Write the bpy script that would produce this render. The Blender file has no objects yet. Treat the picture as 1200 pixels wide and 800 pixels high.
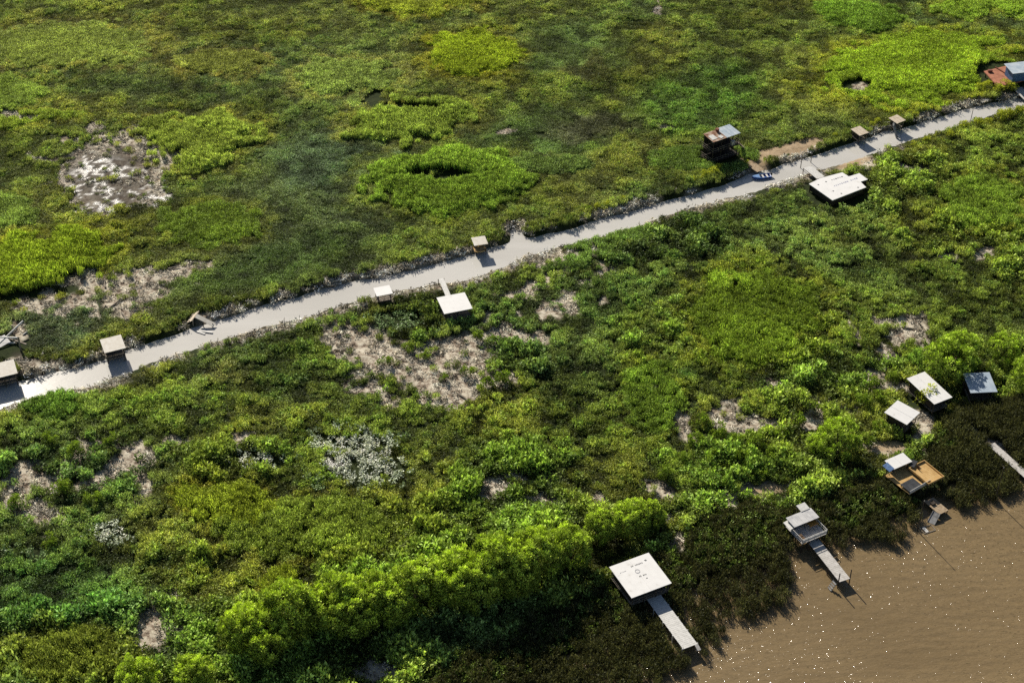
import bpy, math, random
import numpy as np
from mathutils import Vector
random.seed(7)
rng = np.random.default_rng(11)
S = bpy.context.scene
COL = S.collection
R = math.radians

# ------------------------------------------------------------------ camera geometry
H = 165.0
DEP = R(38.0)
TV = math.tan(R(12.0))            # half vertical fov
TH = TV * 1.5
SUN_EL, SUN_AZ = R(35.0), R(-25.0)   # azimuth measured from +Y towards +X

def G(px, py, z=0.0):
    """ground point (at height z) seen at photograph position px, py"""
    nx = (px - 600) / 600 * TH
    ny = (400 - py) / 600 * TH
    cd, sd = math.cos(DEP), math.sin(DEP)
    dx, dy, dz = nx, cd + ny * sd, -sd + ny * cd
    t = (z - H) / dz
    return Vector((dx * t, dy * t, z))

def P(x, y, z=0.0):
    """numpy: world -> photograph coordinates"""
    cd, sd = math.cos(DEP), math.sin(DEP)
    zz = z - H
    depth = y * cd - zz * sd
    up = y * sd + zz * cd
    return 600 + x / depth / TH * 600, 400 - up / depth / TH * 600

# ------------------------------------------------------------------ noise
def _hash(ix, iy, s):
    h = (ix.astype(np.int64) * 374761393 + iy.astype(np.int64) * 668265263 + s * 974711) & 0xFFFFFFFF
    h = ((h ^ (h >> 13)) * 1274126177) & 0xFFFFFFFF
    return ((h ^ (h >> 16)) & 0xFFFF) / 65535.0

def vnoise(x, y, s=0):
    ix, iy = np.floor(x), np.floor(y)
    fx, fy = x - ix, y - iy
    fx = fx * fx * (3 - 2 * fx); fy = fy * fy * (3 - 2 * fy)
    a = _hash(ix, iy, s); b = _hash(ix + 1, iy, s); c = _hash(ix, iy + 1, s); d = _hash(ix + 1, iy + 1, s)
    return (a * (1 - fx) + b * fx) * (1 - fy) + (c * (1 - fx) + d * fx) * fy

def fbm(x, y, s=0, o=4):
    t, a, n = 0, .5, 0
    for i in range(o):
        t = t + a * vnoise(x * 2 ** i, y * 2 ** i, s + i * 17); n += a; a *= .5
    return t / n

def smooth(a, b, x):
    t = np.clip((x - a) / (b - a), 0, 1)
    return t * t * (3 - 2 * t)

# ------------------------------------------------------------------ materials
def new_mat(name):
    m = bpy.data.materials.new(name); m.use_nodes = True
    return m, m.node_tree.nodes, m.node_tree.links

def surf(name, c1, c2=None, scale=2.0, rough=.7, detail=6, bump=0.0, wave=None, c3=None, metal=0.0, spec=.3, stretch=None):
    m, N, L = new_mat(name)
    b = N['Principled BSDF']
    b.inputs['Roughness'].default_value = rough
    b.inputs['Metallic'].default_value = metal
    b.inputs['Specular IOR Level'].default_value = spec
    tc = N.new('ShaderNodeTexCoord')
    mp = N.new('ShaderNodeMapping'); L.new(tc.outputs['Object'], mp.inputs['Vector'])
    if stretch: mp.inputs['Scale'].default_value = stretch
    nz = N.new('ShaderNodeTexNoise'); nz.inputs['Scale'].default_value = scale; nz.inputs['Detail'].default_value = detail
    L.new(mp.outputs[0], nz.inputs['Vector'])
    cr = N.new('ShaderNodeValToRGB'); L.new(nz.outputs['Fac'], cr.inputs[0])
    c2 = c2 or tuple(v * .7 for v in c1)
    cr.color_ramp.elements[0].position = .36; cr.color_ramp.elements[0].color = (*c2, 1)
    cr.color_ramp.elements[1].position = .62; cr.color_ramp.elements[1].color = (*c1, 1)
    if c3:
        e = cr.color_ramp.elements.new(.30); e.color = (*c3, 1)
    L.new(cr.outputs[0], b.inputs['Base Color'])
    src = nz.outputs['Fac']
    if wave:
        w = N.new('ShaderNodeTexWave'); w.bands_direction = wave[0]; w.inputs['Scale'].default_value = wave[1]
        w.inputs['Distortion'].default_value = wave[2] if len(wave) > 2 else 0
        L.new(tc.outputs['Object'], w.inputs['Vector']); src = w.outputs['Fac']
        mx = N.new('ShaderNodeMixRGB'); mx.blend_type = 'MULTIPLY'; mx.inputs[0].default_value = .2
        L.new(cr.outputs[0], mx.inputs[1]); L.new(w.outputs['Color'], mx.inputs[2]); L.new(mx.outputs[0], b.inputs['Base Color'])
    if bump or wave:
        bp = N.new('ShaderNodeBump'); bp.inputs['Strength'].default_value = bump or .3; bp.inputs['Distance'].default_value = .04
        L.new(src, bp.inputs['Height']); L.new(bp.outputs[0], b.inputs['Normal'])
    return m

M = {}
M['white_roof'] = surf('white_roof', (.95, .94, .925), (.90, .89, .875), 1.2, .5, bump=.1, c3=(.76, .74, .70))
M['white_roof_ribbed'] = surf('white_roof_ribbed', (.88, .86, .83), (.78, .76, .72), .9, .5, wave=('X', 2.2))
M['cream_roof'] = surf('cream_roof', (.86, .82, .74), (.74, .68, .58), 1.5, .6, wave=('X', 2.0))
M['tan_roof'] = surf('tan_roof', (.74, .64, .51), (.56, .46, .35), 2.5, .8, bump=.4)
M['grey_roof'] = surf('grey_roof', (.84, .83, .82), (.60, .60, .61), 1.1, .5, wave=('X', 2.6))
M['tin'] = surf('blue_tin', (.64, .74, .84), (.50, .61, .73), .8, .4, wave=('X', 2.4), metal=.2)
M['paleblue'] = surf('pale_blue_tin', (.70, .78, .84), (.50, .60, .70), .8, .4, wave=('X', 2.0))
M['rust'] = surf('rusted_tin', (.60, .46, .36), (.26, .11, .05), 1.3, .7, wave=('X', 2.0), c3=(.10, .04, .03))
M['wood'] = surf('weathered_wood', (.30, .26, .21), (.17, .14, .11), 3, .85, bump=.3)
M['dark_wood'] = surf('dark_wood', (.075, .06, .048), (.035, .028, .024), 3, .85, bump=.3)
M['brown_wood'] = surf('brown_wood', (.20, .12, .065), (.09, .055, .03), 3, .8, bump=.3)
M['tan_wood'] = surf('tan_wood', (.56, .44, .30), (.40, .29, .18), 2.5, .8, wave=('Y', 3.2, .3))
M['ochre'] = surf('ochre_boards', (.78, .52, .22), (.64, .40, .15), 1.4, .75, wave=('X', 3.0, .2))
M['orange'] = surf('orange_wood', (.62, .30, .06), (.48, .22, .04), 2, .6)
M['red_deck'] = surf('red_terrace', (.52, .22, .13), (.36, .14, .08), 1.1, .75, bump=.2)
M['white'] = surf('white_paint', (.80, .79, .76), (.66, .65, .62), 2.5, .55)
M['pale_boards'] = surf('pale_boards', (.78, .75, .71), (.60, .57, .53), 2.0, .7, wave=('Y', 3.0, .2))
M['black_mat'] = surf('charcoal_sheet', (.055, .06, .068), (.03, .033, .04), 2, .6, bump=.2)
M['blue'] = surf('blue_paint', (.02, .11, .45), (.015, .07, .32), 1.5, .35, spec=.5)
M['pale_blue_paint'] = surf('pale_blue_paint', (.30, .48, .80), (.22, .38, .70), 2, .4)
M['blue_cloth'] = surf('blue_cloth', (.12, .22, .42), (.07, .13, .28), 3, .8)
M['grey_metal'] = surf('grey_metal', (.34, .34, .34), (.18, .18, .18), 2, .5)
M['mark'] = surf('grey_marking', (.16, .16, .17), (.10, .10, .11), 4, .8)
M['faint_mark'] = surf('faint_marking', (.52, .52, .54), (.45, .45, .47), 4, .8)
M['blue_mark'] = surf('bluish_marking', (.36, .38, .50), (.28, .30, .42), 4, .8)
M['brick'] = surf('dull_red', (.30, .12, .08), (.18, .07, .05), 3, .8)
M['dead_wood'] = surf('dead_wood', (.42, .37, .30), (.24, .20, .16), 3, .9, bump=.5)
M['glass'] = surf('dark_glass', (.03, .04, .05), (.02, .025, .03), 2, .1, spec=.6)
M['bark'] = surf('bark', (.16, .12, .085), (.07, .05, .035), 5, .9, bump=.6)

def leaf_mat(name, tint=None, trans=.38, vary=.5, rough=.55, var_obj=False):
    """leaf shader; tint None reads the colour carried by each clump"""
    m, N, L = new_mat(name)
    N.remove(N['Principled BSDF'])
    out = N['Material Output']
    at = N.new('ShaderNodeAttribute'); at.attribute_name = 'lv'
    if tint is None:
        ti = N.new('ShaderNodeAttribute'); ti.attribute_name = 'tint'; ti.attribute_type = 'INSTANCER'
        base = ti.outputs['Color']
    else:
        rgb = N.new('ShaderNodeRGB'); rgb.outputs[0].default_value = (*tint, 1); base = rgb.outputs[0]
    hs = N.new('ShaderNodeHueSaturation')
    L.new(base, hs.inputs['Color'])
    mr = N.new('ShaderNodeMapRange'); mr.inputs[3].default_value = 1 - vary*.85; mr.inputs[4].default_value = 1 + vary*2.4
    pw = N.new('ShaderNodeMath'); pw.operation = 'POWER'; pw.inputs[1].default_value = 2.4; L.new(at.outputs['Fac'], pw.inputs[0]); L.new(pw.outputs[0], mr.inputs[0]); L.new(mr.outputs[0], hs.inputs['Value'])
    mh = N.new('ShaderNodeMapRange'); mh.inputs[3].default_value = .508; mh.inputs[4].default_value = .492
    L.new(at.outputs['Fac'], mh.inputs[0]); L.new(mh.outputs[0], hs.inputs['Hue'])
    col = hs.outputs[0]
    d = N.new('ShaderNodeBsdfDiffuse'); L.new(col, d.inputs[0])
    t = N.new('ShaderNodeBsdfTranslucent')
    tm = N.new('ShaderNodeMixRGB'); tm.blend_type = 'MULTIPLY'; tm.inputs[0].default_value = 1; tm.inputs[2].default_value = (1.15, 1.12, .7, 1)
    L.new(col, tm.inputs[1]); L.new(tm.outputs[0], t.inputs[0])
    mx = N.new('ShaderNodeMixShader'); mx.inputs[0].default_value = trans
    L.new(d.outputs[0], mx.inputs[1]); L.new(t.outputs[0], mx.inputs[2])
    gl = N.new('ShaderNodeBsdfGlossy'); gl.inputs['Roughness'].default_value = rough; gl.inputs['Color'].default_value = (.8, .85, .8, 1)
    m2 = N.new('ShaderNodeMixShader'); m2.inputs[0].default_value = .022
    L.new(mx.outputs[0], m2.inputs[1]); L.new(gl.outputs[0], m2.inputs[2])
    L.new(m2.outputs[0], out.inputs['Surface'])
    return m

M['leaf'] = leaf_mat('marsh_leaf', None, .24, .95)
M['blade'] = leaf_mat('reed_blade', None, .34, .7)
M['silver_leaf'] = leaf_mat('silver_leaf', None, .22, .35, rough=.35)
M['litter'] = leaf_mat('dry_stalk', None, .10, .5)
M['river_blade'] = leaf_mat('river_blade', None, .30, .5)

# ------------------------------------------------------------------ object helpers
def tag(o, label=None, cat=None, group=None, kind=None):
    if label: o['label'] = label
    if cat: o['category'] = cat
    if group: o['group'] = group
    if kind: o['kind'] = kind
    return o

def empty(name, loc, rz=0.0):
    o = bpy.data.objects.new(name, None); COL.objects.link(o)
    o.location = loc; o.rotation_euler = (0, 0, rz); o.empty_display_size = .5
    return o

class MB:
    def __init__(s): s.v = []; s.f = []
    def add(s, vs, fs):
        n = len(s.v); s.v += [tuple(v) for v in vs]; s.f += [tuple(i + n for i in f) for f in fs]; return s
    def box(s, c, d, rz=0.0, tilt=(0, 0)):
        """box centred at c with size d; tilt = dz per metre along local x / y"""
        vs = []
        ca, sa = math.cos(rz), math.sin(rz)
        for sx, sy, sz in ((-1,-1,-1),(1,-1,-1),(1,1,-1),(-1,1,-1),(-1,-1,1),(1,-1,1),(1,1,1),(-1,1,1)):
            x, y, z = sx*d[0]/2, sy*d[1]/2, sz*d[2]/2
            z += x*tilt[0] + y*tilt[1]
            vs.append((c[0]+x*ca-y*sa, c[1]+x*sa+y*ca, c[2]+z))
        return s.add(vs, [(0,3,2,1),(4,5,6,7),(0,1,5,4),(1,2,6,5),(2,3,7,6),(3,0,4,7)])
    def tube(s, p, q, r, r2=None, n=6):
        p, q = Vector(p), Vector(q); r2 = r if r2 is None else r2
        d = (q - p).normalized(); a = d.orthogonal().normalized(); b = d.cross(a)
        vs = []
        for i in range(n):
            t = 2*math.pi*i/n; o = a*math.cos(t) + b*math.sin(t)
            vs.append(p + o*r); vs.append(q + o*r2)
        fs = [(2*i, 2*((i+1) % n), 2*((i+1) % n)+1, 2*i+1) for i in range(n)]
        fs += [tuple(2*i for i in range(n))[::-1], tuple(2*i+1 for i in range(n))]
        return s.add(vs, fs)
    def prism(s, pts, z0, z1):
        n = len(pts)
        vs = [(p[0], p[1], z0) for p in pts] + [(p[0], p[1], z1) for p in pts]
        fs = [tuple(range(n))[::-1], tuple(range(n, 2*n))] + [(i, (i+1) % n, n+(i+1) % n, n+i) for i in range(n)]
        return s.add(vs, fs)
    def build(s, name, mat, parent=None, bevel=0.0):
        me = bpy.data.meshes.new(name); me.from_pydata(s.v, [], s.f); me.update()
        me.materials.append(M[mat] if isinstance(mat, str) else mat)
        o = bpy.data.objects.new(name, me); COL.objects.link(o)
        if parent: o.parent = parent
        if bevel:
            b = o.modifiers.new('bevel', 'BEVEL'); b.width = bevel; b.segments = 2
        return o

def np_mesh(name, V, F, mat, lv=None):
    me = bpy.data.meshes.new(name)
    me.from_pydata([tuple(v) for v in V.tolist()], [], [tuple(f) for f in F.tolist()]); me.update()
    if lv is not None:
        a = me.attributes.new('lv', 'FLOAT', 'FACE'); a.data.foreach_set('value', lv.astype(np.float32))
    me.materials.append(mat)
    return me

def copy_tree(o, parent=None):
    c = o.copy(); COL.objects.link(c); c.parent = parent
    for ch in list(o.children): copy_tree(ch, c)
    return c

def fit(quad, z):
    """quad = photograph positions of left, far, right, near corners of a flat rectangle at height z"""
    L_, T_, R_, B_ = [G(px, py, z) for px, py in quad]
    c = (L_ + T_ + R_ + B_) / 4
    u = ((T_ - L_) + (R_ - B_)) / 2; v = ((L_ - B_) + (T_ - R_)) / 2
    a1 = math.atan2(u.y, u.x); a2 = math.atan2(v.y, v.x) - math.pi/2
    da = (a2 - a1 + math.pi) % (2*math.pi) - math.pi
    return c, a1 + da*.5, u.length, v.length

# ------------------------------------------------------------------ shorelines (photograph positions on the ground)
NORTH = [(-120,492),(-40,467),(25,447),(77,435),(123,424),(150,412),(200,395),(253,377),(300,362),(350,349),(400,335),(467,322),
         (517,309),(557,299),(580,291),(600,286),(603,268),(607,268),(613,282),(650,274),(677,267),(717,255),(760,243),(800,232),(850,218),
         (883,203),(903,200),(927,192),(960,182),(997,170),(1033,157),(1067,150),(1113,135),(1154,124),(1196,116),(1260,104),(1400,80)]
SOUTH = [(-120,515),(-40,490),(0,477),(33,465),(67,457),(113,449),(143,437),(167,427),(200,415),(233,405),(267,394),(317,379),(350,372),
         (400,357),(433,347),(467,339),(510,331),(550,326),(587,312),(617,299),(653,289),(693,279),(727,269),(800,245),(843,233),
         (887,222),(923,210),(943,202),(990,190),(1027,177),(1053,167),(1100,153),(1133,143),(1167,133),(1205,122),(1260,111),(1400,88)]
SHORE = [(450,900),(560,826),(640,782),(700,745),(750,712),(800,690),(850,668),(895,652),(914,638),(921,628),(945,624),(985,622),
         (1020,608),(1055,598),(1080,585),(1096,574),(1110,570),(1125,562),(1165,548),(1200,540),(1300,510),(1450,465)]
def ext(pts, d0=2500):
    w = [G(*p).xy for p in pts]
    a = (w[0]-w[1]).normalized()*d0; b = (w[-1]-w[-2]).normalized()*d0
    return [w[0]+a] + w + [w[-1]+b]
CN, CS, RS = ext(NORTH), ext(SOUTH), ext(SHORE)
canal_poly = np.array([tuple(p) for p in CN] + [tuple(p) for p in reversed(CS)])
e0, e1 = RS[0], RS[-1]
river_poly = np.array([tuple(p) for p in RS] + [(e1.x+2500, e1.y-2500), (e1.x, -4000), (e0.x, -4000)])

def sdf(poly, x, y):
    """signed distance, positive inside"""
    x = x.ravel(); y = y.ravel()
    d = np.full(x.shape, 1e9); ins = np.zeros(x.shape, bool)
    n = len(poly)
    for i in range(n):
        ax, ay = poly[i]; bx, by = poly[(i+1) % n]
        ex, ey = bx-ax, by-ay
        t = np.clip(((x-ax)*ex + (y-ay)*ey) / (ex*ex+ey*ey+1e-12), 0, 1)
        d = np.minimum(d, np.hypot(x-ax-t*ex, y-ay-t*ey))
        if ay != by:
            c = ((ay > y) != (by > y)) & (x < (bx-ax)*(y-ay)/(by-ay) + ax)
            ins ^= c
    return np.where(ins, d, -d)

# ------------------------------------------------------------------ zone maps
def ell(px, py, cx, cy, rx, ry, ang=0.0):
    a = R(ang); dx, dy = px-cx, py-cy
    u = (dx*math.cos(a) + dy*math.sin(a))/rx; v = (-dx*math.sin(a) + dy*math.cos(a))/ry
    return 1 - np.sqrt(u*u + v*v)

MUD = [(143,190,66,28,0),(128,218,52,36,0),(165,225,44,24,0),(165,235,30,14,0),(120,165,20,12,0),(150,345,40,24,-10),(215,320,38,9,-10),(75,357,30,9,-8),(25,428,22,10,0),(22,385,18,10,0),
       (60,432,30,9,-10),(112,340,16,14,0),
       (520,430,62,28,10),(428,412,42,24,15),(598,392,26,16,20),(525,455,34,16,0),(480,440,30,12,0),(560,410,40,18,0),
       (42,608,22,22,0),(30,560,34,13,-15),(150,545,38,17,-20),(120,560,20,8,0),
       (182,738,26,26,0),(182,692,9,11,0),(600,572,22,17,0),(640,565,10,6,0),(762,578,22,10,0),(958,478,22,20,0),(885,500,42,10,5),(800,505,13,20,0),
       (1068,395,20,26,0),(1000,385,7,22,-15),(1038,420,10,12,0),(1050,378,22,6,0),(900,578,36,8,-8),(840,590,16,6,-20),(1040,525,20,8,0),(455,788,34,14,0),
       (1078,508,10,22,-20),(790,640,10,14,20),(1165,525,40,5,32),(768,14,8,14,20),(15,137,25,5,0),(1010,195,26,5,-18),(1072,201,22,5,15),
       (1150,300,14,6,0),(620,400,18,9,0),(275,515,18,6,-20),(470,792,24,10,0),(690,690,10,6,0),(590,158,12,3,0),(780,155,12,4,0),(60,190,20,5,0),(1010,105,16,6,0),
       (200,520,14,6,0),(770,610,14,6,0),(660,305,40,5,-16),(1110,300,10,4,0)]
SAND = [(900,184,40,8,-14),(940,174,34,8,-14),(885,195,18,9,20),(1000,192,22,5,-15),(1040,525,20,8,0),(900,576,36,6,-8)]
REED = [  # cx cy rx ry ang height tint
    (45,312,85,36,-10,2.8,(.115,.145,.016)),(232,168,66,30,-5,2.6,(.125,.150,.030)),
    (412,98,60,22,0,2.0,(.135,.165,.045)),(562,70,54,24,-5,2.0,(.120,.145,.014)),
    (70,55,110,28,-5,1.4,(.125,.145,.036)),(480,8,70,12,0,1.7,(.125,.140,.020)),
    (482,142,72,24,-5,2.7,(.125,.155,.030)),(520,216,94,38,-5,2.7,(.100,.140,.022)),
    (250,80,55,18,0,1.6,(.130,.140,.035)),(640,195,50,14,0,1.6,(.085,.115,.030)),
    (1070,85,110,40,-5,2.0,(.130,.170,.018)),(1165,8,70,16,0,2.0,(.115,.155,.022)),
    (1015,22,44,18,0,2.0,(.090,.135,.020)),(875,378,80,60,10,1.6,(.095,.128,.016)),
    (370,620,135,44,0,1.9,(.108,.135,.024)),(285,590,60,26,0,1.7,(.112,.132,.016)),
    (250,265,60,28,-5,1.5,(.085,.115,.018)),(1165,245,55,40,0,1.8,(.095,.130,.020)),
    (100,775,80,34,0,2.2,(.085,.100,.018)),(330,690,30,20,0,2.0,(.11,.13,.015)),
    (700,300,80,14,-16,1.3,(.09,.13,.03)),(1100,430,40,14,0,1.6,(.08,.12,.02)),
    (60,470,30,20,0,1.4,(.07,.11,.02)),(0,250,40,20,0,1.6,(.10,.13,.03)),(830,190,60,18,0,1.4,(.07,.10,.02)),
    (20,120,60,20,-10,1.5,(.110,.140,.030)),(40,150,60,12,-12,1.8,(.125,.155,.025)),(760,470,40,40,0,1.4,(.085,.12,.018))]
HOLES = [(476,129,52,6,4),(440,120,16,7,-30),(512,211,40,8,0),(60,345,70,6,-10),(1005,105,24,8,0),(640,160,10,3,0)]
DARK = [(330,250,150,60,-10,(.048,.078,.027)),(420,190,120,40,0,(.045,.080,.036)),(640,60,120,30,0,(.045,.080,.022)),(640,160,110,40,-8,(.040,.080,.018)),
        (300,320,140,30,-14,(.038,.075,.018)),(70,380,90,30,-10,(.060,.095,.045)),(240,160,30,60,0,(.04,.07,.02)),(690,150,60,20,0,(.05,.06,.03)),(820,120,90,50,-10,(.040,.085,.016)),
        (700,350,60,35,-10,(.035,.065,.018)),(260,445,40,22,0,(.05,.06,.022)),(60,700,120,60,0,(.035,.075,.018)),(850,440,60,20,0,(.035,.08,.02)),(640,440,30,40,0,(.04,.06,.018)),
        (520,60,60,30,0,(.06,.075,.02)),(690,90,40,16,0,(.045,.055,.018)),(360,20,150,25,0,(.06,.085,.022))]
SILV = [(420,540,72,40,10),(290,545,55,13,0),(135,628,32,15,0),(470,378,55,14,0),(25,650,30,12,0)]
RREED = np.array([tuple(G(*p).xy) for p in [(440,860),(500,792),(570,768),(690,700),(745,672),(800,632),(830,606),(880,592),(915,605),(960,590),(1010,566),(1070,560),(1095,520),(1120,482),(1210,468),(1330,440),
                  (1330,540),(1200,576),(1167,586),(1130,598),(1116,596),(1100,590),(1063,630),(1047,640),(1013,633),(980,643),(955,640),(922,640),(925,665),(928,683),(921,706),(893,717),(860,726),(848,752),(827,768),(770,800),(640,850)]])
LEAFY = [(852,622,85,38,-18),(700,722,150,34,-28),(985,600,45,26,0),(880,650,45,22,0),(580,770,130,30,-22),(1040,590,30,18,0),(1090,520,30,12,0)]

# ------------------------------------------------------------------ ground sheet
def axis(lo, hi, st):
    a = list(np.arange(lo, hi + st/2, st)); s = st; l = lo; h = hi; pre = []; post = []
    while h < 4000:
        s *= 1.5; h += s; post.append(h); l -= s; pre.append(l)
    return np.array(pre[::-1] + a + post)
gx = axis(-130, 130, .62); gy = axis(118, 352, .62)
X, Y = np.meshgrid(gx, gy)
far = np.maximum(np.maximum(np.abs(X)-130, 0), np.maximum(118-Y, np.maximum(Y-352, 0)))
wob = (fbm(X/2.2, Y/2.2, 5, 3) - .5) * 1.5
sd_c = sdf(canal_poly, X, Y).reshape(X.shape) + .55 + wob*np.clip(1 - far/50, 0, 1)*.7
sd_r = sdf(river_poly, X, Y).reshape(X.shape) + wob*np.clip(1 - far/50, 0, 1)*1.3
PXg0, PYg0 = P(X, Y, 0.0)
land = np.minimum(-sd_c, -sd_r)                        # distance from water, + on land
northbank = (PYg0 < 470 - PXg0*.29)
Z = np.where(land > 0, .02 + np.where(northbank, .55*smooth(0, .8, land), .30*smooth(0, 4.0, land)), .02 - .9*smooth(0, 2.0, -land))
Z += (fbm(X/3.0, Y/3.0, 9, 4) - .5) * .45 * smooth(0, 2, land)
PXg, PYg = P(X, Y, 0.0)
def mudmap(px, py, x, y):
    wx = (fbm(x/5, y/5, 31, 5)-.5)*80; wy = (fbm(x/5, y/5, 47, 5)-.5)*52
    m = np.full(px.shape, -1.0)
    for e in MUD: m = np.maximum(m, ell(px+wx*min(1, e[2]/28), py+wy*min(1, e[3]/16), *e))
    g_ = np.full(px.shape, -1.0)
    for e in [(90,570,130,70,-10),(900,490,150,60,0),(500,440,150,60,0),(640,575,140,30,0),(120,350,140,40,-8),(1040,420,60,70,0),(880,590,80,30,-15),(180,720,60,50,0),(640,350,150,40,-15)]: g_ = np.maximum(g_, ell(px, py, *e))
    m = np.maximum(m, smooth(0, .4, g_)*(fbm(x/3.2, y/3.2, 63, 3)-.605)*4.2 - (1-smooth(0, .4, g_)))
    return m + (fbm(x/1.3, y/1.3, 64, 2)-.5)*.7*smooth(-.6, -.1, m)
mud = smooth(-.25, .25, mudmap(PXg, PYg, X, Y))
sand = np.full(X.shape, -1.0)
for e in SAND: sand = np.maximum(sand, ell(PXg, PYg, *e))
sand = smooth(-.1, .25, sand)
bankn = np.maximum(smooth(.36, .58, fbm(X/5, Y/5, 77, 3)), smooth(-.2, .3, np.maximum.reduce([ell(PXg, PYg, 470, 318, 110, 26, -14), ell(PXg, PYg, 650, 300, 90, 24, -17), ell(PXg, PYg, 60, 470, 90, 26, -14), ell(PXg, PYg, 330, 385, 60, 20, -14)])))
bank = np.clip(1 - np.abs(-sd_c - 1.2)/2.2, 0, 1) * bankn
V = np.stack([X, Y, Z], -1).reshape(-1, 3)
ny_, nx_ = X.shape
idx = np.arange(nx_*ny_).reshape(ny_, nx_)
F = np.stack([idx[:-1, :-1], idx[:-1, 1:], idx[1:, 1:], idx[1:, :-1]], -1).reshape(-1, 4)
me = bpy.data.meshes.new('ground')
me.vertices.add(len(V)); me.vertices.foreach_set('co', V.ravel().astype(np.float32))
me.loops.add(F.size); me.loops.foreach_set('vertex_index', F.ravel().astype(np.int32))
me.polygons.add(len(F)); me.polygons.foreach_set('loop_start', np.arange(0, F.size, 4, dtype=np.int32))
me.polygons.foreach_set('use_smooth', np.ones(len(F), bool))
me.update(); me.validate()
wet = np.full(X.shape, -1.0)
for e in [(125,222,52,36,0),(165,233,40,18,0),(110,190,20,10,0),(165,215,12,16,0),(95,250,12,6,0),(768,16,7,12,20),(45,418,16,6,0),(50,137,12,4,0),(395,540,20,10,0)]: wet = np.maximum(wet, ell(PXg, PYg, *e))
wet = smooth(-.2, .3, wet)*smooth(.50, .58, fbm(X/.9, Y/.7, 88, 2)*.65 + fbm(X/5, Y/4, 90, 2)*.35)
damp = np.full(X.shape, -1.0)
for e in [(130,212,62,42,0),(45,420,30,10,0)]: damp = np.maximum(damp, ell(PXg, PYg, *e))
damp = smooth(-.1, .4, damp + (fbm(X/2.5, Y/2.5, 89, 3)-.5)*.9)*.8
for nm, arr in (('damp', damp), ('wet', wet), ('mud', np.maximum(mud, bank)), ('sand', sand)):
    a = me.attributes.new(nm, 'FLOAT', 'POINT'); a.data.foreach_set('value', arr.ravel().astype(np.float32))
m, N, L = new_mat('marsh_soil')
b = N['Principled BSDF']; b.inputs['Roughness'].default_value = .9; b.inputs['Specular IOR Level'].default_value = .15
tc = N.new('ShaderNodeTexCoord')
n1 = N.new('ShaderNodeTexNoise'); n1.inputs['Scale'].default_value = .9; n1.inputs['Detail'].default_value = 9; n1.inputs['Roughness'].default_value = .7
L.new(tc.outputs['Object'], n1.inputs['Vector'])
def ramp(src, stops):
    c = N.new('ShaderNodeValToRGB'); L.new(src, c.inputs[0])
    while len(c.color_ramp.elements) < len(stops): c.color_ramp.elements.new(.5)
    for e, (p, col) in zip(c.color_ramp.elements, stops): e.position = p; e.color = (*col, 1)
    return c.outputs[0]
cd_ = ramp(n1.outputs['Fac'], [(.3, (.018, .026, .008)), (.55, (.035, .05, .014)), (.75, (.06, .065, .025))])
cm_ = ramp(n1.outputs['Fac'], [(.36, (.06, .042, .03)), (.44, (.34, .265, .20)), (.54, (.66, .59, .465)), (.68, (.82, .755, .63))])
cs_ = ramp(n1.outputs['Fac'], [(.3, (.34, .24, .14)), (.7, (.62, .48, .32))])
a1 = N.new('ShaderNodeAttribute'); a1.attribute_name = 'mud'
a2 = N.new('ShaderNodeAttribute'); a2.attribute_name = 'sand'
x1 = N.new('ShaderNodeMixRGB'); L.new(a1.outputs['Fac'], x1.inputs[0]); L.new(cd_, x1.inputs[1]); L.new(cm_, x1.inputs[2])
x2 = N.new('ShaderNodeMixRGB'); L.new(a2.outputs['Fac'], x2.inputs[0]); L.new(x1.outputs[0], x2.inputs[1]); L.new(cs_, x2.inputs[2])
a4 = N.new('ShaderNodeAttribute'); a4.attribute_name = 'damp'
x4 = N.new('ShaderNodeMixRGB'); L.new(a4.outputs['Fac'], x4.inputs[0]); L.new(x2.outputs[0], x4.inputs[1]); x4.inputs[2].default_value = (.055, .045, .035, 1)
x3 = N.new('ShaderNodeMixRGB'); L.new(x4.outputs[0], x3.inputs[1]); x3.inputs[2].default_value = (.05, .045, .04, 1); L.new(x3.outputs[0], b.inputs['Base Color'])
a3 = N.new('ShaderNodeAttribute'); a3.attribute_name = 'wet'
L.new(a3.outputs['Fac'], x3.inputs[0])
wr = N.new('ShaderNodeMapRange'); wr.inputs[3].default_value = .9; wr.inputs[4].default_value = .30; L.new(a3.outputs['Fac'], wr.inputs[0]); L.new(wr.outputs[0], b.inputs['Roughness'])
ws = N.new('ShaderNodeMapRange'); ws.inputs[3].default_value = .15; ws.inputs[4].default_value = 1.0; L.new(a3.outputs['Fac'], ws.inputs[0]); L.new(ws.outputs[0], b.inputs['Specular IOR Level'])
bp = N.new('ShaderNodeBump'); bp.inputs['Strength'].default_value = .9; bp.inputs['Distance'].default_value = .25
L.new(n1.outputs['Fac'], bp.inputs['Height']); L.new(bp.outputs[0], b.inputs['Normal'])
me.materials.append(m)
ground = bpy.data.objects.new('ground', me); COL.objects.link(ground); ground['kind'] = 'structure'

# ground height lookup
def gz(x, y):
    i = int(np.clip(np.searchsorted(gx, x), 0, len(gx)-1)); j = int(np.clip(np.searchsorted(gy, y), 0, len(gy)-1))
    return float(Z[j, i])
def gz_arr(x, y):
    return Z[np.clip(np.searchsorted(gy, y), 0, len(gy)-1), np.clip(np.searchsorted(gx, x), 0, len(gx)-1)]

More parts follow.
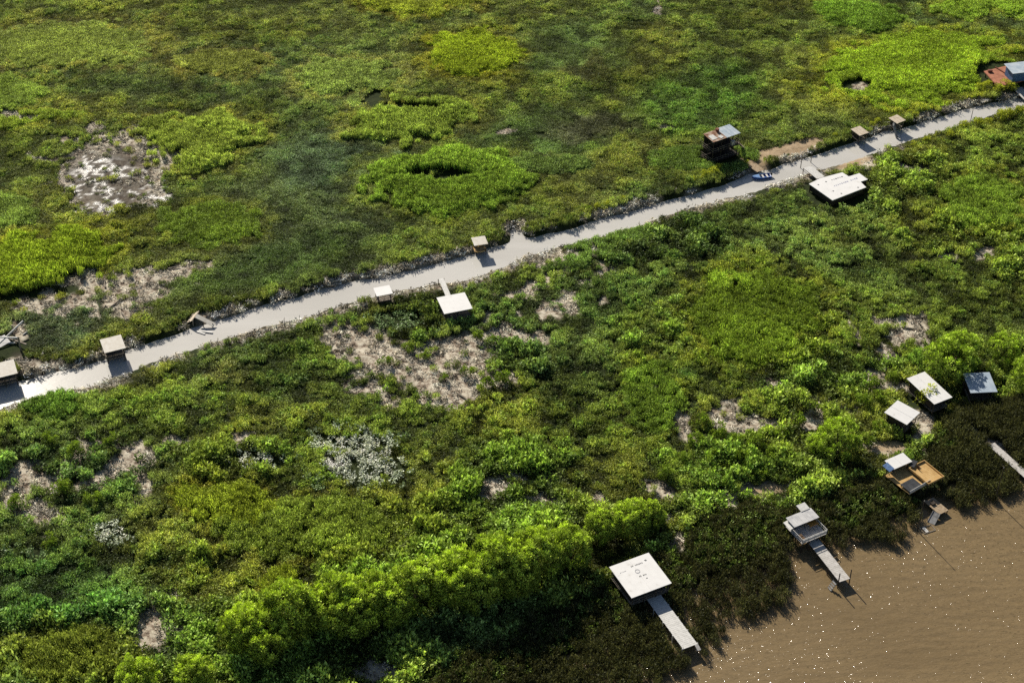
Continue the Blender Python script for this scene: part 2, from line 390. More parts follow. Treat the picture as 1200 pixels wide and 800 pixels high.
# ------------------------------------------------------------------ water
def water_mat(name, c1, c2, rough, bscale, bstr, bdist, stretch=(1, 1, 1), nscale=.05, rot=0):
    m, N, L = new_mat(name)
    b = N['Principled BSDF']; b.inputs['Roughness'].default_value = rough; b.inputs['IOR'].default_value = 1.33
    b.inputs['Specular IOR Level'].default_value = .5
    tc = N.new('ShaderNodeTexCoord')
    n0 = N.new('ShaderNodeTexNoise'); n0.inputs['Scale'].default_value = nscale; n0.inputs['Detail'].default_value = 5
    L.new(tc.outputs['Object'], n0.inputs['Vector'])
    c = N.new('ShaderNodeValToRGB'); L.new(n0.outputs['Fac'], c.inputs[0])
    c.color_ramp.elements[0].position = .3; c.color_ramp.elements[0].color = (*c1, 1)
    c.color_ramp.elements[1].position = .7; c.color_ramp.elements[1].color = (*c2, 1)
    L.new(c.outputs[0], b.inputs['Base Color'])
    mp = N.new('ShaderNodeMapping'); mp.inputs['Scale'].default_value = stretch; mp.inputs['Rotation'].default_value = (0, 0, rot)
    L.new(tc.outputs['Object'], mp.inputs['Vector'])
    n1 = N.new('ShaderNodeTexNoise'); n1.inputs['Scale'].default_value = bscale; n1.inputs['Detail'].default_value = 3; n1.inputs['Roughness'].default_value = .55
    L.new(mp.outputs[0], n1.inputs['Vector'])
    bp = N.new('ShaderNodeBump'); bp.inputs['Strength'].default_value = bstr; bp.inputs['Distance'].default_value = bdist
    L.new(n1.outputs['Fac'], bp.inputs['Height']); L.new(bp.outputs[0], b.inputs['Normal'])
    return m
def two_layer(name, c1, c2, cscale, cstretch, rough, b1s, b1d, b2s, b2d, stretch, rot, glare=0.0, refl=1.0):
    m, N, L = new_mat(name); N.remove(N['Principled BSDF'])
    tc = N.new('ShaderNodeTexCoord')
    mp0 = N.new('ShaderNodeMapping'); mp0.inputs['Rotation'].default_value = (0, 0, rot); mp0.inputs['Scale'].default_value = cstretch; L.new(tc.outputs['Object'], mp0.inputs['Vector'])
    n0 = N.new('ShaderNodeTexNoise'); n0.inputs['Scale'].default_value = cscale; n0.inputs['Detail'].default_value = 7; n0.inputs['Distortion'].default_value = .6; L.new(mp0.outputs[0], n0.inputs['Vector'])
    c = N.new('ShaderNodeValToRGB'); L.new(n0.outputs['Fac'], c.inputs[0])
    c.color_ramp.elements[0].position = .35; c.color_ramp.elements[0].color = (*c1, 1)
    c.color_ramp.elements[1].position = .65; c.color_ramp.elements[1].color = (*c2, 1)
    mp = N.new('ShaderNodeMapping'); mp.inputs['Rotation'].default_value = (0, 0, rot); mp.inputs['Scale'].default_value = stretch; L.new(tc.outputs['Object'], mp.inputs['Vector'])
    def bumped(sc_, dist, det):
        na = N.new('ShaderNodeTexNoise'); na.inputs['Scale'].default_value = sc_; na.inputs['Detail'].default_value = det; na.inputs['Roughness'].default_value = .6; L.new(mp.outputs[0], na.inputs['Vector'])
        # wind patches: calmer and rougher areas
        mu = N.new('ShaderNodeMath'); mu.operation = 'MULTIPLY'; L.new(na.outputs['Fac'], mu.inputs[0])
        mr = N.new('ShaderNodeMapRange'); mr.inputs[1].default_value = .3; mr.inputs[2].default_value = .7; mr.inputs[3].default_value = .65; mr.inputs[4].default_value = 1.2; L.new(n0.outputs['Fac'], mr.inputs[0]); L.new(mr.outputs[0], mu.inputs[1])
        b_ = N.new('ShaderNodeBump'); b_.inputs['Strength'].default_value = 1; b_.inputs['Distance'].default_value = dist; L.new(mu.outputs[0], b_.inputs['Height']); return b_.outputs[0]
    d = N.new('ShaderNodeBsdfDiffuse'); L.new(c.outputs[0], d.inputs[0]); L.new(bumped(b1s, b1d, 4), d.inputs['Normal'])
    nb = bumped(b2s, b2d, 2)
    g = N.new('ShaderNodeBsdfGlossy'); g.inputs['Roughness'].default_value = rough; L.new(nb, g.inputs['Normal'])
    fr = N.new('ShaderNodeFresnel'); fr.inputs['IOR'].default_value = 1.33; L.new(nb, fr.inputs['Normal'])
    mf = N.new('ShaderNodeMath'); mf.operation = 'MULTIPLY'; mf.inputs[1].default_value = refl; L.new(fr.outputs[0], mf.inputs[0])
    mx = N.new('ShaderNodeMixShader'); L.new(mf.outputs[0], mx.inputs[0]); L.new(d.outputs[0], mx.inputs[1]); L.new(g.outputs[0], mx.inputs[2])
    o_ = mx.outputs[0]
    if glare:
        g2 = N.new('ShaderNodeBsdfGlossy'); g2.inputs['Roughness'].default_value = .36
        m2 = N.new('ShaderNodeMixShader'); m2.inputs[0].default_value = glare; L.new(o_, m2.inputs[1]); L.new(g2.outputs[0], m2.inputs[2]); o_ = m2.outputs[0]
    L.new(o_, N['Material Output'].inputs['Surface']); return m
M['canal'] = two_layer('canal_water', (.63, .61, .565), (.73, .71, .665), .10, (.3, 1.0, 1), .10, .8, .02, 1.5, .006, (.6, 1.2, 1), R(-25), 0, 2.2)  # pale base colour carries reflected sky glare besides the silt
M['river'] = two_layer('river_water', (.215, .152, .074), (.300, .215, .108), .035, (.5, 1.5, 1), .105, .8, .24, 1.6, .56, (.55, 1.3, 1), R(-28), .03)

mb = MB()
cl = [tuple(p) for p in CN]; cs = [tuple(p) for p in CS]
def offs(line, d):
    out = []
    for i, p in enumerate(line):
        a = Vector(line[max(0, i-1)]); b_ = Vector(line[min(len(line)-1, i+1)]); t = (b_-a).normalized()
        q = Vector(p) + Vector((-t.y, t.x))*d; out.append((q.x, q.y, 0))
    return out
# canal sheet: a few metres wider than the open water, under the banks
mid = []
for i in range(len(CS)):
    p = CS[i]; best = min(range(len(CN)), key=lambda k: (CN[k]-p).length); q = CN[best]
    mid.append(((p+q)/2, (p-q).length))
pts = [m_[0] for m_ in mid]
left = []; right = []
for i, p in enumerate(pts):
    a = pts[max(0, i-2)]; b_ = pts[min(len(pts)-1, i+2)]; t = (b_-a).normalized(); n_ = Vector((-t.y, t.x)); w = 9.5
    left.append(p + n_*w); right.append(p - n_*w)
vs = [(p.x, p.y, 0) for p in left] + [(p.x, p.y, 0) for p in right]
k = len(pts)
canal = MB().add(vs, [(i, k+i, k+i+1, i+1) for i in range(k-1)]).build('canal', 'canal'); canal['kind'] = 'structure'
rp = [(p.x-6, p.y+14, 0.0) for p in RS]
rv = MB()
loop = [(RS[0].x-6, RS[0].y+14)] + [(p.x-7, p.y+12) for p in RS[1:-1] if True]
# simple generous polygon under the shore
sh = [G(*p).xy for p in [(300,880),(560,780),(740,672),(880,590),(1000,550),(1090,520),(1200,496),(1450,440)]]
a0 = sh[0] + (sh[0]-sh[1]).normalized()*2500; a1_ = sh[-1] + (sh[-1]-sh[-2]).normalized()*2500
poly = [a0] + sh + [a1_]
vs = [(p.x, p.y, 0) for p in poly] + [(p.x, -4000, 0) for p in poly]
k = len(poly)
river = MB().add(vs, [(i, k+i, k+i+1, i+1) for i in range(k-1)]).build('river', 'river'); river['kind'] = 'structure'

# ------------------------------------------------------------------ plant clump meshes
def quads(base, dirv, side, ln, wd):
    """n leaf quads (kite shaped)"""
    n = len(base)
    tip = base + dirv*ln[:, None]; midp = base + dirv*(ln*.5)[:, None]
    a = midp + side*(wd*.5)[:, None]; c = midp - side*(wd*.5)[:, None]
    Vv = np.stack([base, a, tip, c], 1).reshape(-1, 3)
    Ff = np.arange(4*n).reshape(n, 4)
    return Vv, Ff
def unit(v): return v/np.maximum(np.linalg.norm(v, axis=1, keepdims=True), 1e-9)

def herb_mesh(i, n=95, rad=.85, h=1.0, ln=(.24, .44), wd=(.13, .26), mat='leaf', lob=5):
    g = np.random.default_rng(100+i)
    lc = np.stack([g.uniform(-.5, .5, lob)*rad, g.uniform(-.5, .5, lob)*rad, g.uniform(.25, .75, lob)*h], 1)
    lr = g.uniform(.35, .62, lob)*rad
    k = g.integers(0, lob, n)
    d = unit(g.normal(size=(n, 3)) + np.array([0, 0, .5]))
    p = lc[k] + d*(lr[k]*g.uniform(.6, 1.0, n))[:, None]*np.array([1, 1, .9])
    p[:, 2] = np.maximum(p[:, 2], .02)
    rt_ = g.normal(size=(n, 3)); rt_ -= (rt_*d).sum(1, keepdims=True)*d
    dv = unit(unit(rt_)*.9 + d*.45 + np.array([0, 0, .2]))
    sd = unit(np.cross(dv, d + g.normal(size=(n, 3))*.75))
    Vv, Ff = quads(p, dv, sd, g.uniform(*ln, n), g.uniform(*wd, n))
    return np_mesh('herb_clump', Vv, Ff, M[mat], np.clip(.55*g.random(n) + .45*np.clip((p[:, 2]/h-.15)/.9, 0, 1), 0, 1))  # higher leaves coloured brighter, painting lit tops over a shaded base

def reed_mesh(i, n=80, rad=.8, h=1.0, mat='blade', lean=.16, w=(.06, .13)):
    g = np.random.default_rng(300+i)
    r = rad*np.sqrt(g.random(n)); t = g.random(n)*2*np.pi
    p = np.stack([r*np.cos(t), r*np.sin(t), g.uniform(0, .45, n)*h], 1)
    dv = unit(g.normal(size=(n, 3))*lean*np.array([1, 1, 0]) + np.array([.06, -.04, 1]))
    sd = unit(np.cross(dv, g.normal(size=(n, 3))))
    Vv, Ff = quads(p, dv, sd, (h - p[:, 2])*g.uniform(.7, 1.05, n), g.uniform(*w, n))
    # drooping leaf blades at the top
    n2 = n//2
    p2 = p[:n2] + dv[:n2]*((h-p[:n2, 2])*g.uniform(.55, .9, n2))[:, None]
    d2 = unit(g.normal(size=(n2, 3))*np.array([1, 1, .3]) + np.array([0, 0, .35]))
    s2 = unit(np.cross(d2, g.normal(size=(n2, 3))))
    V2, F2 = quads(p2, d2, s2, g.uniform(.28, .5, n2), g.uniform(.07, .13, n2))
    return np_mesh('reed_tuft', np.vstack([Vv, V2]), np.vstack([Ff, F2+len(Vv)]), M[mat], g.random(n+n2))

def broad_mesh(i, n=26):
    g = np.random.default_rng(500+i)
    t = g.random(n)*2*np.pi; r = g.uniform(.1, .75, n)
    p = np.stack([r*np.cos(t), r*np.sin(t), g.uniform(.35, .95, n)], 1)
    dv = unit(np.stack([np.cos(t), np.sin(t), g.uniform(-.3, .5, n)], 1) + g.normal(size=(n, 3))*.3)
    sd = unit(np.cross(dv, g.normal(size=(n, 3))*.35 + np.array([0, 0, 1])))
    Vv, Ff = quads(p, dv, sd, g.uniform(.35, .6, n), g.uniform(.24, .40, n))
    return np_mesh('broadleaf_clump', Vv, Ff, M['silver_leaf'], g.random(n))

def litter_mesh(i, n=34):
    g = np.random.default_rng(700+i)
    p = np.stack([g.uniform(-.8, .8, n), g.uniform(-.8, .8, n), g.uniform(.02, .22, n)], 1)
    t = g.normal(.4, .7, n)
    dv = unit(np.stack([np.cos(t), np.sin(t), g.normal(0.05, .16, n)], 1))
    sd = unit(np.cross(dv, g.normal(size=(n, 3))*.5 + np.array([0, 0, 1])))
    Vv, Ff = quads(p, dv, sd, g.uniform(.25, .75, n), g.uniform(.08, .20, n))
    return np_mesh('stalk_litter', Vv, Ff, M['litter'], g.random(n))

def source(name, meshes):
    c = bpy.data.collections.new(name)
    for i, me_ in enumerate(meshes):
        o = bpy.data.objects.new('%s_%02d' % (name, i), me_); c.objects.link(o)
    return c
SRC = {
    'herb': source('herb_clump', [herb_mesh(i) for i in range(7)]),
    'reed': source('reed_tuft', [reed_mesh(i) for i in range(5)]),
    'broad': source('broadleaf_clump', [broad_mesh(i) for i in range(5)]),
    'litter': source('stalk_litter', [litter_mesh(i) for i in range(5)]),
    'river': source('river_reed_tuft', [reed_mesh(20+i, n=60, rad=.7, mat='river_blade', lean=.2, w=(.04, .08)) for i in range(5)]),
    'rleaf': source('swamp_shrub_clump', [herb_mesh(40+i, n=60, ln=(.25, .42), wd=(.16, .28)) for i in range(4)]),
}

def scatter(name, src, pos, rot, scl, tint, nvar):
    me_ = bpy.data.meshes.new(name)
    n = len(pos)
    me_.vertices.add(n); me_.vertices.foreach_set('co', pos.ravel().astype(np.float32))
    def att(nm, ty, arr, f):
        a = me_.attributes.new(nm, ty, 'POINT'); a.data.foreach_set(f, arr.ravel())
    att('rot', 'FLOAT_VECTOR', rot.astype(np.float32), 'vector')
    att('scl', 'FLOAT_VECTOR', scl.astype(np.float32), 'vector')
    att('pick', 'INT', rng.integers(0, nvar, n).astype(np.int32), 'value')
    att('tint', 'FLOAT_COLOR', np.concatenate([tint, np.ones((n, 1))], 1).astype(np.float32), 'color')
    o = bpy.data.objects.new(name, me_); COL.objects.link(o); o['kind'] = 'stuff'
    ng = bpy.data.node_groups.new(name, 'GeometryNodeTree')
    ng.interface.new_socket('Geometry', in_out='INPUT', socket_type='NodeSocketGeometry')
    ng.interface.new_socket('Geometry', in_out='OUTPUT', socket_type='NodeSocketGeometry')
    n_ = ng.nodes; l_ = ng.links
    gi = n_.new('NodeGroupInput'); go = n_.new('NodeGroupOutput')
    ip = n_.new('GeometryNodeInstanceOnPoints'); ci = n_.new('GeometryNodeCollectionInfo')
    ci.inputs['Collection'].default_value = SRC[src]; ci.inputs['Separate Children'].default_value = True; ci.inputs['Reset Children'].default_value = True
    ip.inputs['Pick Instance'].default_value = True
    def na(nm, ty):
        a = n_.new('GeometryNodeInputNamedAttribute'); a.data_type = ty; a.inputs['Name'].default_value = nm
        return next(s for s in a.outputs if s.enabled and s.name == 'Attribute')
    l_.new(gi.outputs[0], ip.inputs['Points']); l_.new(ci.outputs[0], ip.inputs['Instance'])
    l_.new(na('pick', 'INT'), ip.inputs['Instance Index'])
    l_.new(na('rot', 'FLOAT_VECTOR'), ip.inputs['Rotation'])
    l_.new(na('scl', 'FLOAT_VECTOR'), ip.inputs['Scale'])
    l_.new(ip.outputs[0], go.inputs[0])
    md = o.modifiers.new('scatter', 'NODES'); md.node_group = ng
    return o

# footprints kept clear of tall plants: filled in by the buildings below
CLEAR = []   # (x, y, radius)

# ------------------------------------------------------------------ buildings
def rails(mb_, w, d, z0, h, sides, step=1.2, r=.035, mid_=True):
    """posts and rails along the chosen sides of a w x d deck"""
    segs = {'f': ((-w/2, -d/2), (w/2, -d/2)), 'b': ((-w/2, d/2), (w/2, d/2)), 'l': ((-w/2, -d/2), (-w/2, d/2)), 'r': ((w/2, -d/2), (w/2, d/2))}
    for s_ in sides:
        (x0, y0), (x1, y1) = segs[s_]
        ln = math.hypot(x1-x0, y1-y0); n = max(1, round(ln/step))
        for i in range(n+1):
            t = i/n; mb_.tube((x0+(x1-x0)*t, y0+(y1-y0)*t, z0), (x0+(x1-x0)*t, y0+(y1-y0)*t, z0+h), r, n=4)
        for zz in ([h, h*.5] if mid_ else [h]): mb_.tube((x0, y0, z0+zz), (x1, y1, z0+zz), r, n=4)
    return mb_

def roof_sheet(w, d, z, tilt, th=.07, seam=.95, lip=True):
    mb_ = MB().box((0, 0, z), (w, d, th), tilt=tilt)
    n = max(2, round(w/seam))
    for i in range(1, n):
        x = -w/2 + w*i/n
        mb_.box((x, 0, z + th/2 + .012 + x*tilt[0]), (.05, d*.995, .024), tilt=tilt)
    return mb_

def stilt_hut(label, quad, z, deck, roofmat='white_roof_ribbed', tilt=(0, .06), name='stilt_hut', cat='hut', group=None, walls='b', wallmat='dark_wood',
              inset=.35, railm='wood', rside='flr', rows=2, deckmat='wood', ladder=None, foot=None, seam=.95):
    c, a, w, d = fit(quad, z)
    t = empty(name, (c.x, c.y, 0), a); tag(t, label, cat, group)
    CLEAR.append((c.x, c.y, max(w, d)*.55))
    roof_sheet(w, d, z, tilt, seam=seam).build('roof', roofmat, t)
    bm_ = MB()
    for y in (-d/2+inset, d/2-inset): bm_.box((0, y, z-.10+y*tilt[1]), (w-.2, .1, .12), tilt=(tilt[0], 0))
    for i in range(4):
        x = -w/2+.2+(w-.4)*i/3; bm_.box((x, 0, z-.215), (.08, d-.25, .1), tilt=tilt)
    bm_.build('roof_frame', 'dark_wood', t)
    nx = max(2, round(w/2.4)+1)
    iw, idp = w-2*inset, d-2*inset
    for i in range(nx):
        for y in (-idp/2, idp/2):
            x = -iw/2 + iw*i/(nx-1)
            MB().tube((x, y, -.8), (x, y, z-.24+y*tilt[1]+x*tilt[0]), .075, n=6).build('post', 'dark_wood' if y < 0 else 'wood', t)
    dk = MB(); npl = max(4, round(idp/.3))
    for i in range(npl):
        y = -idp/2 + idp*(i+.5)/npl; dk.box((0, y, deck), (iw+.3, idp/npl*.94, .06))
    dk.box((0, -idp/2+.1, deck-.11), (iw+.2, .1, .16)); dk.box((0, idp/2-.1, deck-.11), (iw+.2, .1, .16))
    dk.build('deck', deckmat, t)
    if rside: rails(MB(), iw+.16, idp+.16, deck+.03, .85, rside).build('railing', railm, t)
    h = z - deck - .32
    for s_ in walls:
        if s_ == 'b': MB().box((0, idp/2-.12, deck+.04+h/2), (iw-.2, .06, h-.1)).build('wall', wallmat, t)
        if s_ == 'f': MB().box((0, -idp/2+.3, deck+.04+h/2), (iw-.2, .06, h-.1)).build('wall', wallmat, t)
        if s_ == 'l': MB().box((-iw/2+.12, .12, deck+.04+h/2), (.06, idp-.9, h-.1)).build('wall', wallmat, t)
        if s_ == 'r': MB().box((iw/2-.12, .12, deck+.04+h/2), (.06, idp-.9, h-.1)).build('wall', wallmat, t)
    if ladder:
        lx, ly, ang = ladder
        lb = MB(); dx, dy = math.cos(ang), math.sin(ang)
        for o_ in (-.25, .25):
            lb.tube((lx-dy*o_, ly+dx*o_, deck+.3), (lx-dy*o_+dx*.5, ly+dx*o_+dy*.5, -.4), .04, n=4)
        for k_ in range(6):
            q = k_/6; lb.tube((lx-dy*.25+dx*.5*q, ly+dx*.25+dy*.5*q, deck+.2-(deck+.4)*q), (lx+dy*.25+dx*.5*q, ly-dx*.25+dy*.5*q, deck+.2-(deck+.4)*q), .03, n=4)
        lb.build('ladder', 'wood', t)
    return t, w, d

def jetty(label, quad, z, mat='pale_boards', name='jetty', cat='jetty', group=None, sides='', polemat='wood', tall=None):
    """quad = start-left, end-left, end-right, start-right on the deck"""
    q = [G(px, py, z) for px, py in quad]
    s_ = (q[0]+q[3])/2; e_ = (q[1]+q[2])/2; ln = (e_-s_).length
    w = ((q[0]-q[3]).length + (q[1]-q[2]).length)/2
    a = math.atan2(e_.y-s_.y, e_.x-s_.x); w = abs(w*math.cos(0)); 
    n_ = Vector((-math.sin(a), math.cos(a))); w = (abs((q[0]-q[3]).xy.dot(n_)) + abs((q[1]-q[2]).xy.dot(n_)))/2
    t = empty(name, (s_.x, s_.y, 0), a); tag(t, label, cat, group)
    npl = max(6, round(ln/.32)); dk = MB()
    for i in range(npl):
        dk.box((ln*(i+.5)/npl, random.uniform(-.015, .015), z-.03), (ln/npl*.93, w, .05))
    dk.build('deck', mat, t)
    be = MB()
    for y in (-w/2+.1, w/2-.1): be.box((ln/2, y, z-.12), (ln, .1, .12))
    be.build('beam', 'dark_wood', t)
    npost = max(2, round(ln/2.6)+1)
    for i in range(npost):
        x = .12 + (ln-.24)*i/(npost-1)
        for y in (-w/2-.06, w/2+.06):
            top = z + .02
            if tall and i == npost-1: top = z + tall
            MB().tube((x, y, -1.0), (x, y, top), .08, n=6).build('post', polemat, t)
    for k_ in range(int(ln/.8)+1):
        q_ = s_ + (e_-s_)*min(1, k_*.8/ln); CLEAR.append((q_.x, q_.y - .3, w*.5+.45))
    if sides: 
        rb = MB(); 
        for y in ([-w/2] if 'r' in sides else []) + ([w/2] if 'l' in sides else []):
            k_ = max(2, round(ln/1.4))
            for i in range(k_+1): rb.tube((ln*i/k_, y, z), (ln*i/k_, y, z+.9), .035, n=4)
            rb.tube((0, y, z+.9), (ln, y, z+.9), .035, n=4)
        rb.build('railing', polemat, t)
    return t, ln, w

def marks(mb_, x0, y0, ang, total, h, z, n, tilt, gap=.35, seed=1):
    """a row of short blocks: writing too small to read in the photograph"""
    g = random.Random(seed); x = 0; st = total/n
    for i in range(n):
        if g.random() < .12: continue
        ww = st*(1-gap)*g.uniform(.6, 1.1); hh = h*g.uniform(.6, 1.1)
        cx = x0 + (i*st)*math.cos(ang); cy = y0 + (i*st)*math.sin(ang)
        mb_.append(MB().box((cx, cy, z + cx*tilt[0] + cy*tilt[1]), (ww, hh, .006), rz=ang, tilt=tilt))
    return mb_
def letters(lst, mat, t_, nm='roof_letter'):
    for q_ in lst: q_.build(nm, mat, t_)

# 1 large white shed by the river, with its jetty
t, w, d = stilt_hut('large white flat roofed shed at the river edge below the tall tree row', [(714,664),(760,648),(787,682),(740,701)], 3.5, 1.6, 'white_roof', (0, .02), name='boat_shed', cat='shed',
                    walls='blr', rside='f', seam=9)
tl = (0, .02); zr = 3.5 + .035 + .028
mk = []; marks(mk, -.35, d*.30, R(-1), 1.9, .20, zr, 9, tl, seed=3)
mk.append(MB().prism([(w*.32+.2*(1 if i % 2 else .38)*math.cos(i*math.pi/4+.4), d*.33+.2*(1 if i % 2 else .38)*math.sin(i*math.pi/4+.4)) for i in range(8)], zr+d*.33*.02-.02, zr+d*.33*.02+.01))
marks(mk, -.2, -d*.03, R(-2), 1.35, .20, zr, 7, tl, seed=5); mk.append(MB().box((.55, -d*.14, zr-d*.14*.02), (.22, .10, .006), tilt=tl))
letters(mk, 'mark', t)
mk = []; marks(mk, -w*.36, d*.24, 0, 1.0, .12, zr, 5, tl, seed=8); letters(mk, 'faint_mark', t)
em = MB(); vs = []
for i in range(20):
    a_ = 2*math.pi*i/20
    for r_ in (.28, .36): vs.append((r_*math.cos(a_), d*.12+r_*math.sin(a_), zr+(d*.12+r_*math.sin(a_))*.02+.006))
em.add(vs, [(2*i, 2*i+1, (2*i+3) % 40, (2*i+2) % 40) for i in range(20)]).build('roof_emblem', 'faint_mark', t)
t, ln, w = jetty('long white jetty reaching from the large white shed into the river', [(771,692),(817,753),(801,761),(756,699)], 1.5, 'white', polemat='white')
g_ = MB().box((ln+.45, w*.5-.2, 1.35), (.9, .5, .05), tilt=(-.3, 0)); g_.build('boarding_flap', 'pale_boards', t)

# 2 house on stilts with white deck and jetty
t, w, d = stilt_hut('stilt house with grey sheet roof, cluttered white deck and orange table over the river', [(921,607.5),(950,594.5),(960,606),(931,617)], 3.3, 2.0, 'grey_roof', (0, .05), name='stilt_house', cat='stilt house',
                    walls='b', wallmat='brown_wood', rside='', deckmat='pale_boards')
c0, a0_, w0, d0 = fit([(921,607.5),(950,594.5),(960,606),(931,617)], 3.3)
c1, a1__, w1, d1 = fit([(921,616),(950,605),(968.5,625.5),(939,637)], 2.0)
off = c1 - c0; ca, sa = math.cos(-a0_), math.sin(-a0_)
lx, ly = off.x*ca-off.y*sa, off.x*sa+off.y*ca
dk = MB()
npl = 18
for i in range(npl): dk.box((lx, ly-d1/2+d1*(i+.5)/npl, 1.96), (w1, d1/npl*.95, .06))
dk.build('front_deck', 'pale_boards', t)
for i in range(4):
    for y in (-d1/2+.15, .4):
        MB().tube((lx-w1/2+.15+(w1-.3)*i/3, ly+y, -1), (lx-w1/2+.15+(w1-.3)*i/3, ly+y, 1.93), .08).build('post', 'brown_wood' if i % 2 else 'dark_wood', t)
rb = rails(MB(), w1, d1, 2.0, .8, 'flr', r=.045); rb.v = [(x+lx, y+ly, z) for x, y, z in rb.v]; rb.build('railing', 'white', t)
MB().box((lx, ly-d1/2+.02, 2.35), (w1*.98, .05, .5)).build('front_board', 'white', t)
MB().box((-w/2-.1, .0, 2.9), (.9, 1.7, .05), tilt=(.15, 0)).build('side_awning', 'white', t)
for sx_, y_ in ((-1, -1.6), (-1, -.9)): MB().box((sx_*w1/2+.3, ly+y_, 2.3), (.5, .5, .6)).build('locker', 'brown_wood', t)
DECK2 = t
def on(tobj, x, y, z):
    a_ = tobj.rotation_euler[2]; return (tobj.location.x + x*math.cos(a_)-y*math.sin(a_), tobj.location.y + x*math.sin(a_)+y*math.cos(a_), z)
def table(label, loc, a_, w_, d_, mat, h=.75):
    t_ = empty('table', loc, a_); tag(t_, label, 'table')
    MB().box((0, 0, h), (w_, d_, .05)).build('tabletop', mat, t_, .01)
    for x in (-1, 1):
        for y in (-1, 1): MB().tube((x*(w_/2-.1), y*(d_/2-.1), 0), (x*(w_/2-.1), y*(d_/2-.1), h-.03), .035).build('leg', 'brown_wood', t_)
    return t_
def chair(label, loc, a_, mat):
    t_ = empty('chair', loc, a_); tag(t_, label, 'chair')
    MB().box((0, 0, .45), (.5, .5, .05)).build('seat', mat, t_); MB().box((0, .24, .75), (.5, .05, .5)).build('backrest', mat, t_)
    for x in (-.2, .2):
        for y in (-.2, .2): MB().tube((x, y, 0), (x, y, .43), .03).build('leg', mat, t_)
def tank(label, loc, r, h, mat):
    t_ = empty('water_tank', loc); tag(t_, label, 'tank')
    MB().tube((0, 0, 0), (0, 0, h), r, n=16).build('tank_body', mat, t_, .04)
    MB().tube((0, 0, h+.002), (0, 0, h+.12), r*.45, r*.35, n=12).build('lid', mat, t_)
table('orange table on the white deck under the grey roofed stilt house', on(t, 1.0, -d/2-.1, 2.0), t.rotation_euler[2], 1.5, 1.0, 'orange')
MB().box((1.2, d/2+.55, 3.5), (1.5, 1.3, .06), tilt=(0, .1)).build('rear_awning', 'white', t)
for x_ in (.55, 1.85): MB().tube((x_, d/2+1.1, 0), (x_, d/2+1.1, 3.48), .06).build('post', 'wood', t)
t2, ln, w = jetty('grey white jetty with mooring posts running out from the cluttered deck stilt house', [(958,628.5),(995,676.5),(985,682.5),(946.5,635)], 1.3, 'pale_boards', polemat='dark_wood', tall=1.6)
def person(*a): pass
st = empty('boarding_steps', on(t2, ln-.3, -w/2-.5, 0), t2.rotation_euler[2]); tag(st, 'small grey metal boarding steps at the end of the grey white jetty', 'steps')
for i in range(4): MB().box((0, -.12-.2*i, 1.1-.32*i), (.8, .24, .04)).build('step', 'grey_metal', st)
MB().tube((-.4, 0, 1.25), (-.4, -.9, -.3), .04).tube((.4, 0, 1.25), (.4, -.9, -.3), .04).build('side_rail', 'grey_metal', st)

# 3 house with ochre terrace
t, w, d = stilt_hut('stilt house with small white roof, ochre board terrace and charcoal roof panel by the river', [(1040,540),(1056,530),(1069,539),(1046,551.5)], 3.05, 1.9, 'white_roof', (0, .05), name='terrace_house', cat='stilt house',
                    walls='bl', wallmat='brown_wood', rside='', deckmat='tan_wood', seam=9)
def local_quad(tobj, quad, z):
    c, a_, w_, d_ = fit(quad, z); o_ = c - Vector((tobj.location.x, tobj.location.y, z)); r_ = -tobj.rotation_euler[2]
    return (o_.x*math.cos(r_)-o_.y*math.sin(r_), o_.x*math.sin(r_)+o_.y*math.cos(r_)), a_ + r_, w_, d_
def deck_part(tobj, quad, z, mat, pname, th=.07, post=True, border=None):
    (x, y), ra, w_, d_ = local_quad(tobj, quad, z)
    ax, ay = math.cos(ra), math.sin(ra)
    mbd = MB(); n = max(4, round(d_/.3))
    for i in range(n):
        o_ = -d_/2 + d_*(i+.5)/n; mbd.box((x-ay*o_, y+ax*o_, z-th/2), (w_, d_/n*.96, th), rz=ra)
    mbd.build(pname, mat, tobj)
    if post:
        for i in (-1, 0, 1):
            for j in (-1, 1):
                u, v = i*(w_/2-.12), j*(d_/2-.12)
                MB().tube((x+ax*u-ay*v, y+ay*u+ax*v, -1), (x+ax*u-ay*v, y+ay*u+ax*v, z-th-.005), .08).build('post', 'dark_wood', tobj)
    if border:
        bb = MB()
        for j in (-1, 1):
            bb.box((x-ay*j*(d_/2-.06), y+ax*j*(d_/2-.06), z+.14), (w_, .1, .26), rz=ra)
            bb.box((x+ax*j*(w_/2-.06), y+ay*j*(w_/2-.06), z+.142), (.1, d_-.24, .26), rz=ra)
        bb.build('terrace_kerb', border, tobj)
    CLEAR.append((*on(tobj, x, y, 0)[:2], max(w_, d_)*.5))
    return (x, y), ra, w_, d_
T3 = t
deck_part(t, [(1067,549.5),(1081.5,539),(1107,559.5),(1086,568.5)], 2.4, 'ochre', 'terrace', border='ochre')
(x, y), ra, w_, d_ = deck_part(t, [(1040,558),(1061,541),(1086,566),(1066,580)], 1.95, 'ochre', 'front_deck')
deck_part(t, [(1056,567),(1069,559.5),(1081,568),(1066,577)], 2.3, 'black_mat', 'lower_roof', post=True)
fb = MB(); fb.box((x+math.sin(ra)*(d_/2), y-math.cos(ra)*(d_/2), 2.3), (w_, .05, .6), rz=ra); fb.build('front_board', 'white', t)
MB().box((-w/2-.5, -.4, 3.2), (.9, 1.6, .05), tilt=(.3, 0)).build('side_awning', 'blue_cloth', t)
table('low dark table on the tan deck between white roof and ochre terrace', on(t, 1.9, -d/2-.2, 1.96), t.rotation_euler[2]+.5, 1.6, .8, 'black_mat')
chair('dark chair left of the low dark table on the ochre terrace house deck', on(t, .9, -d/2-.3, 1.96), .6, 'brown_wood')
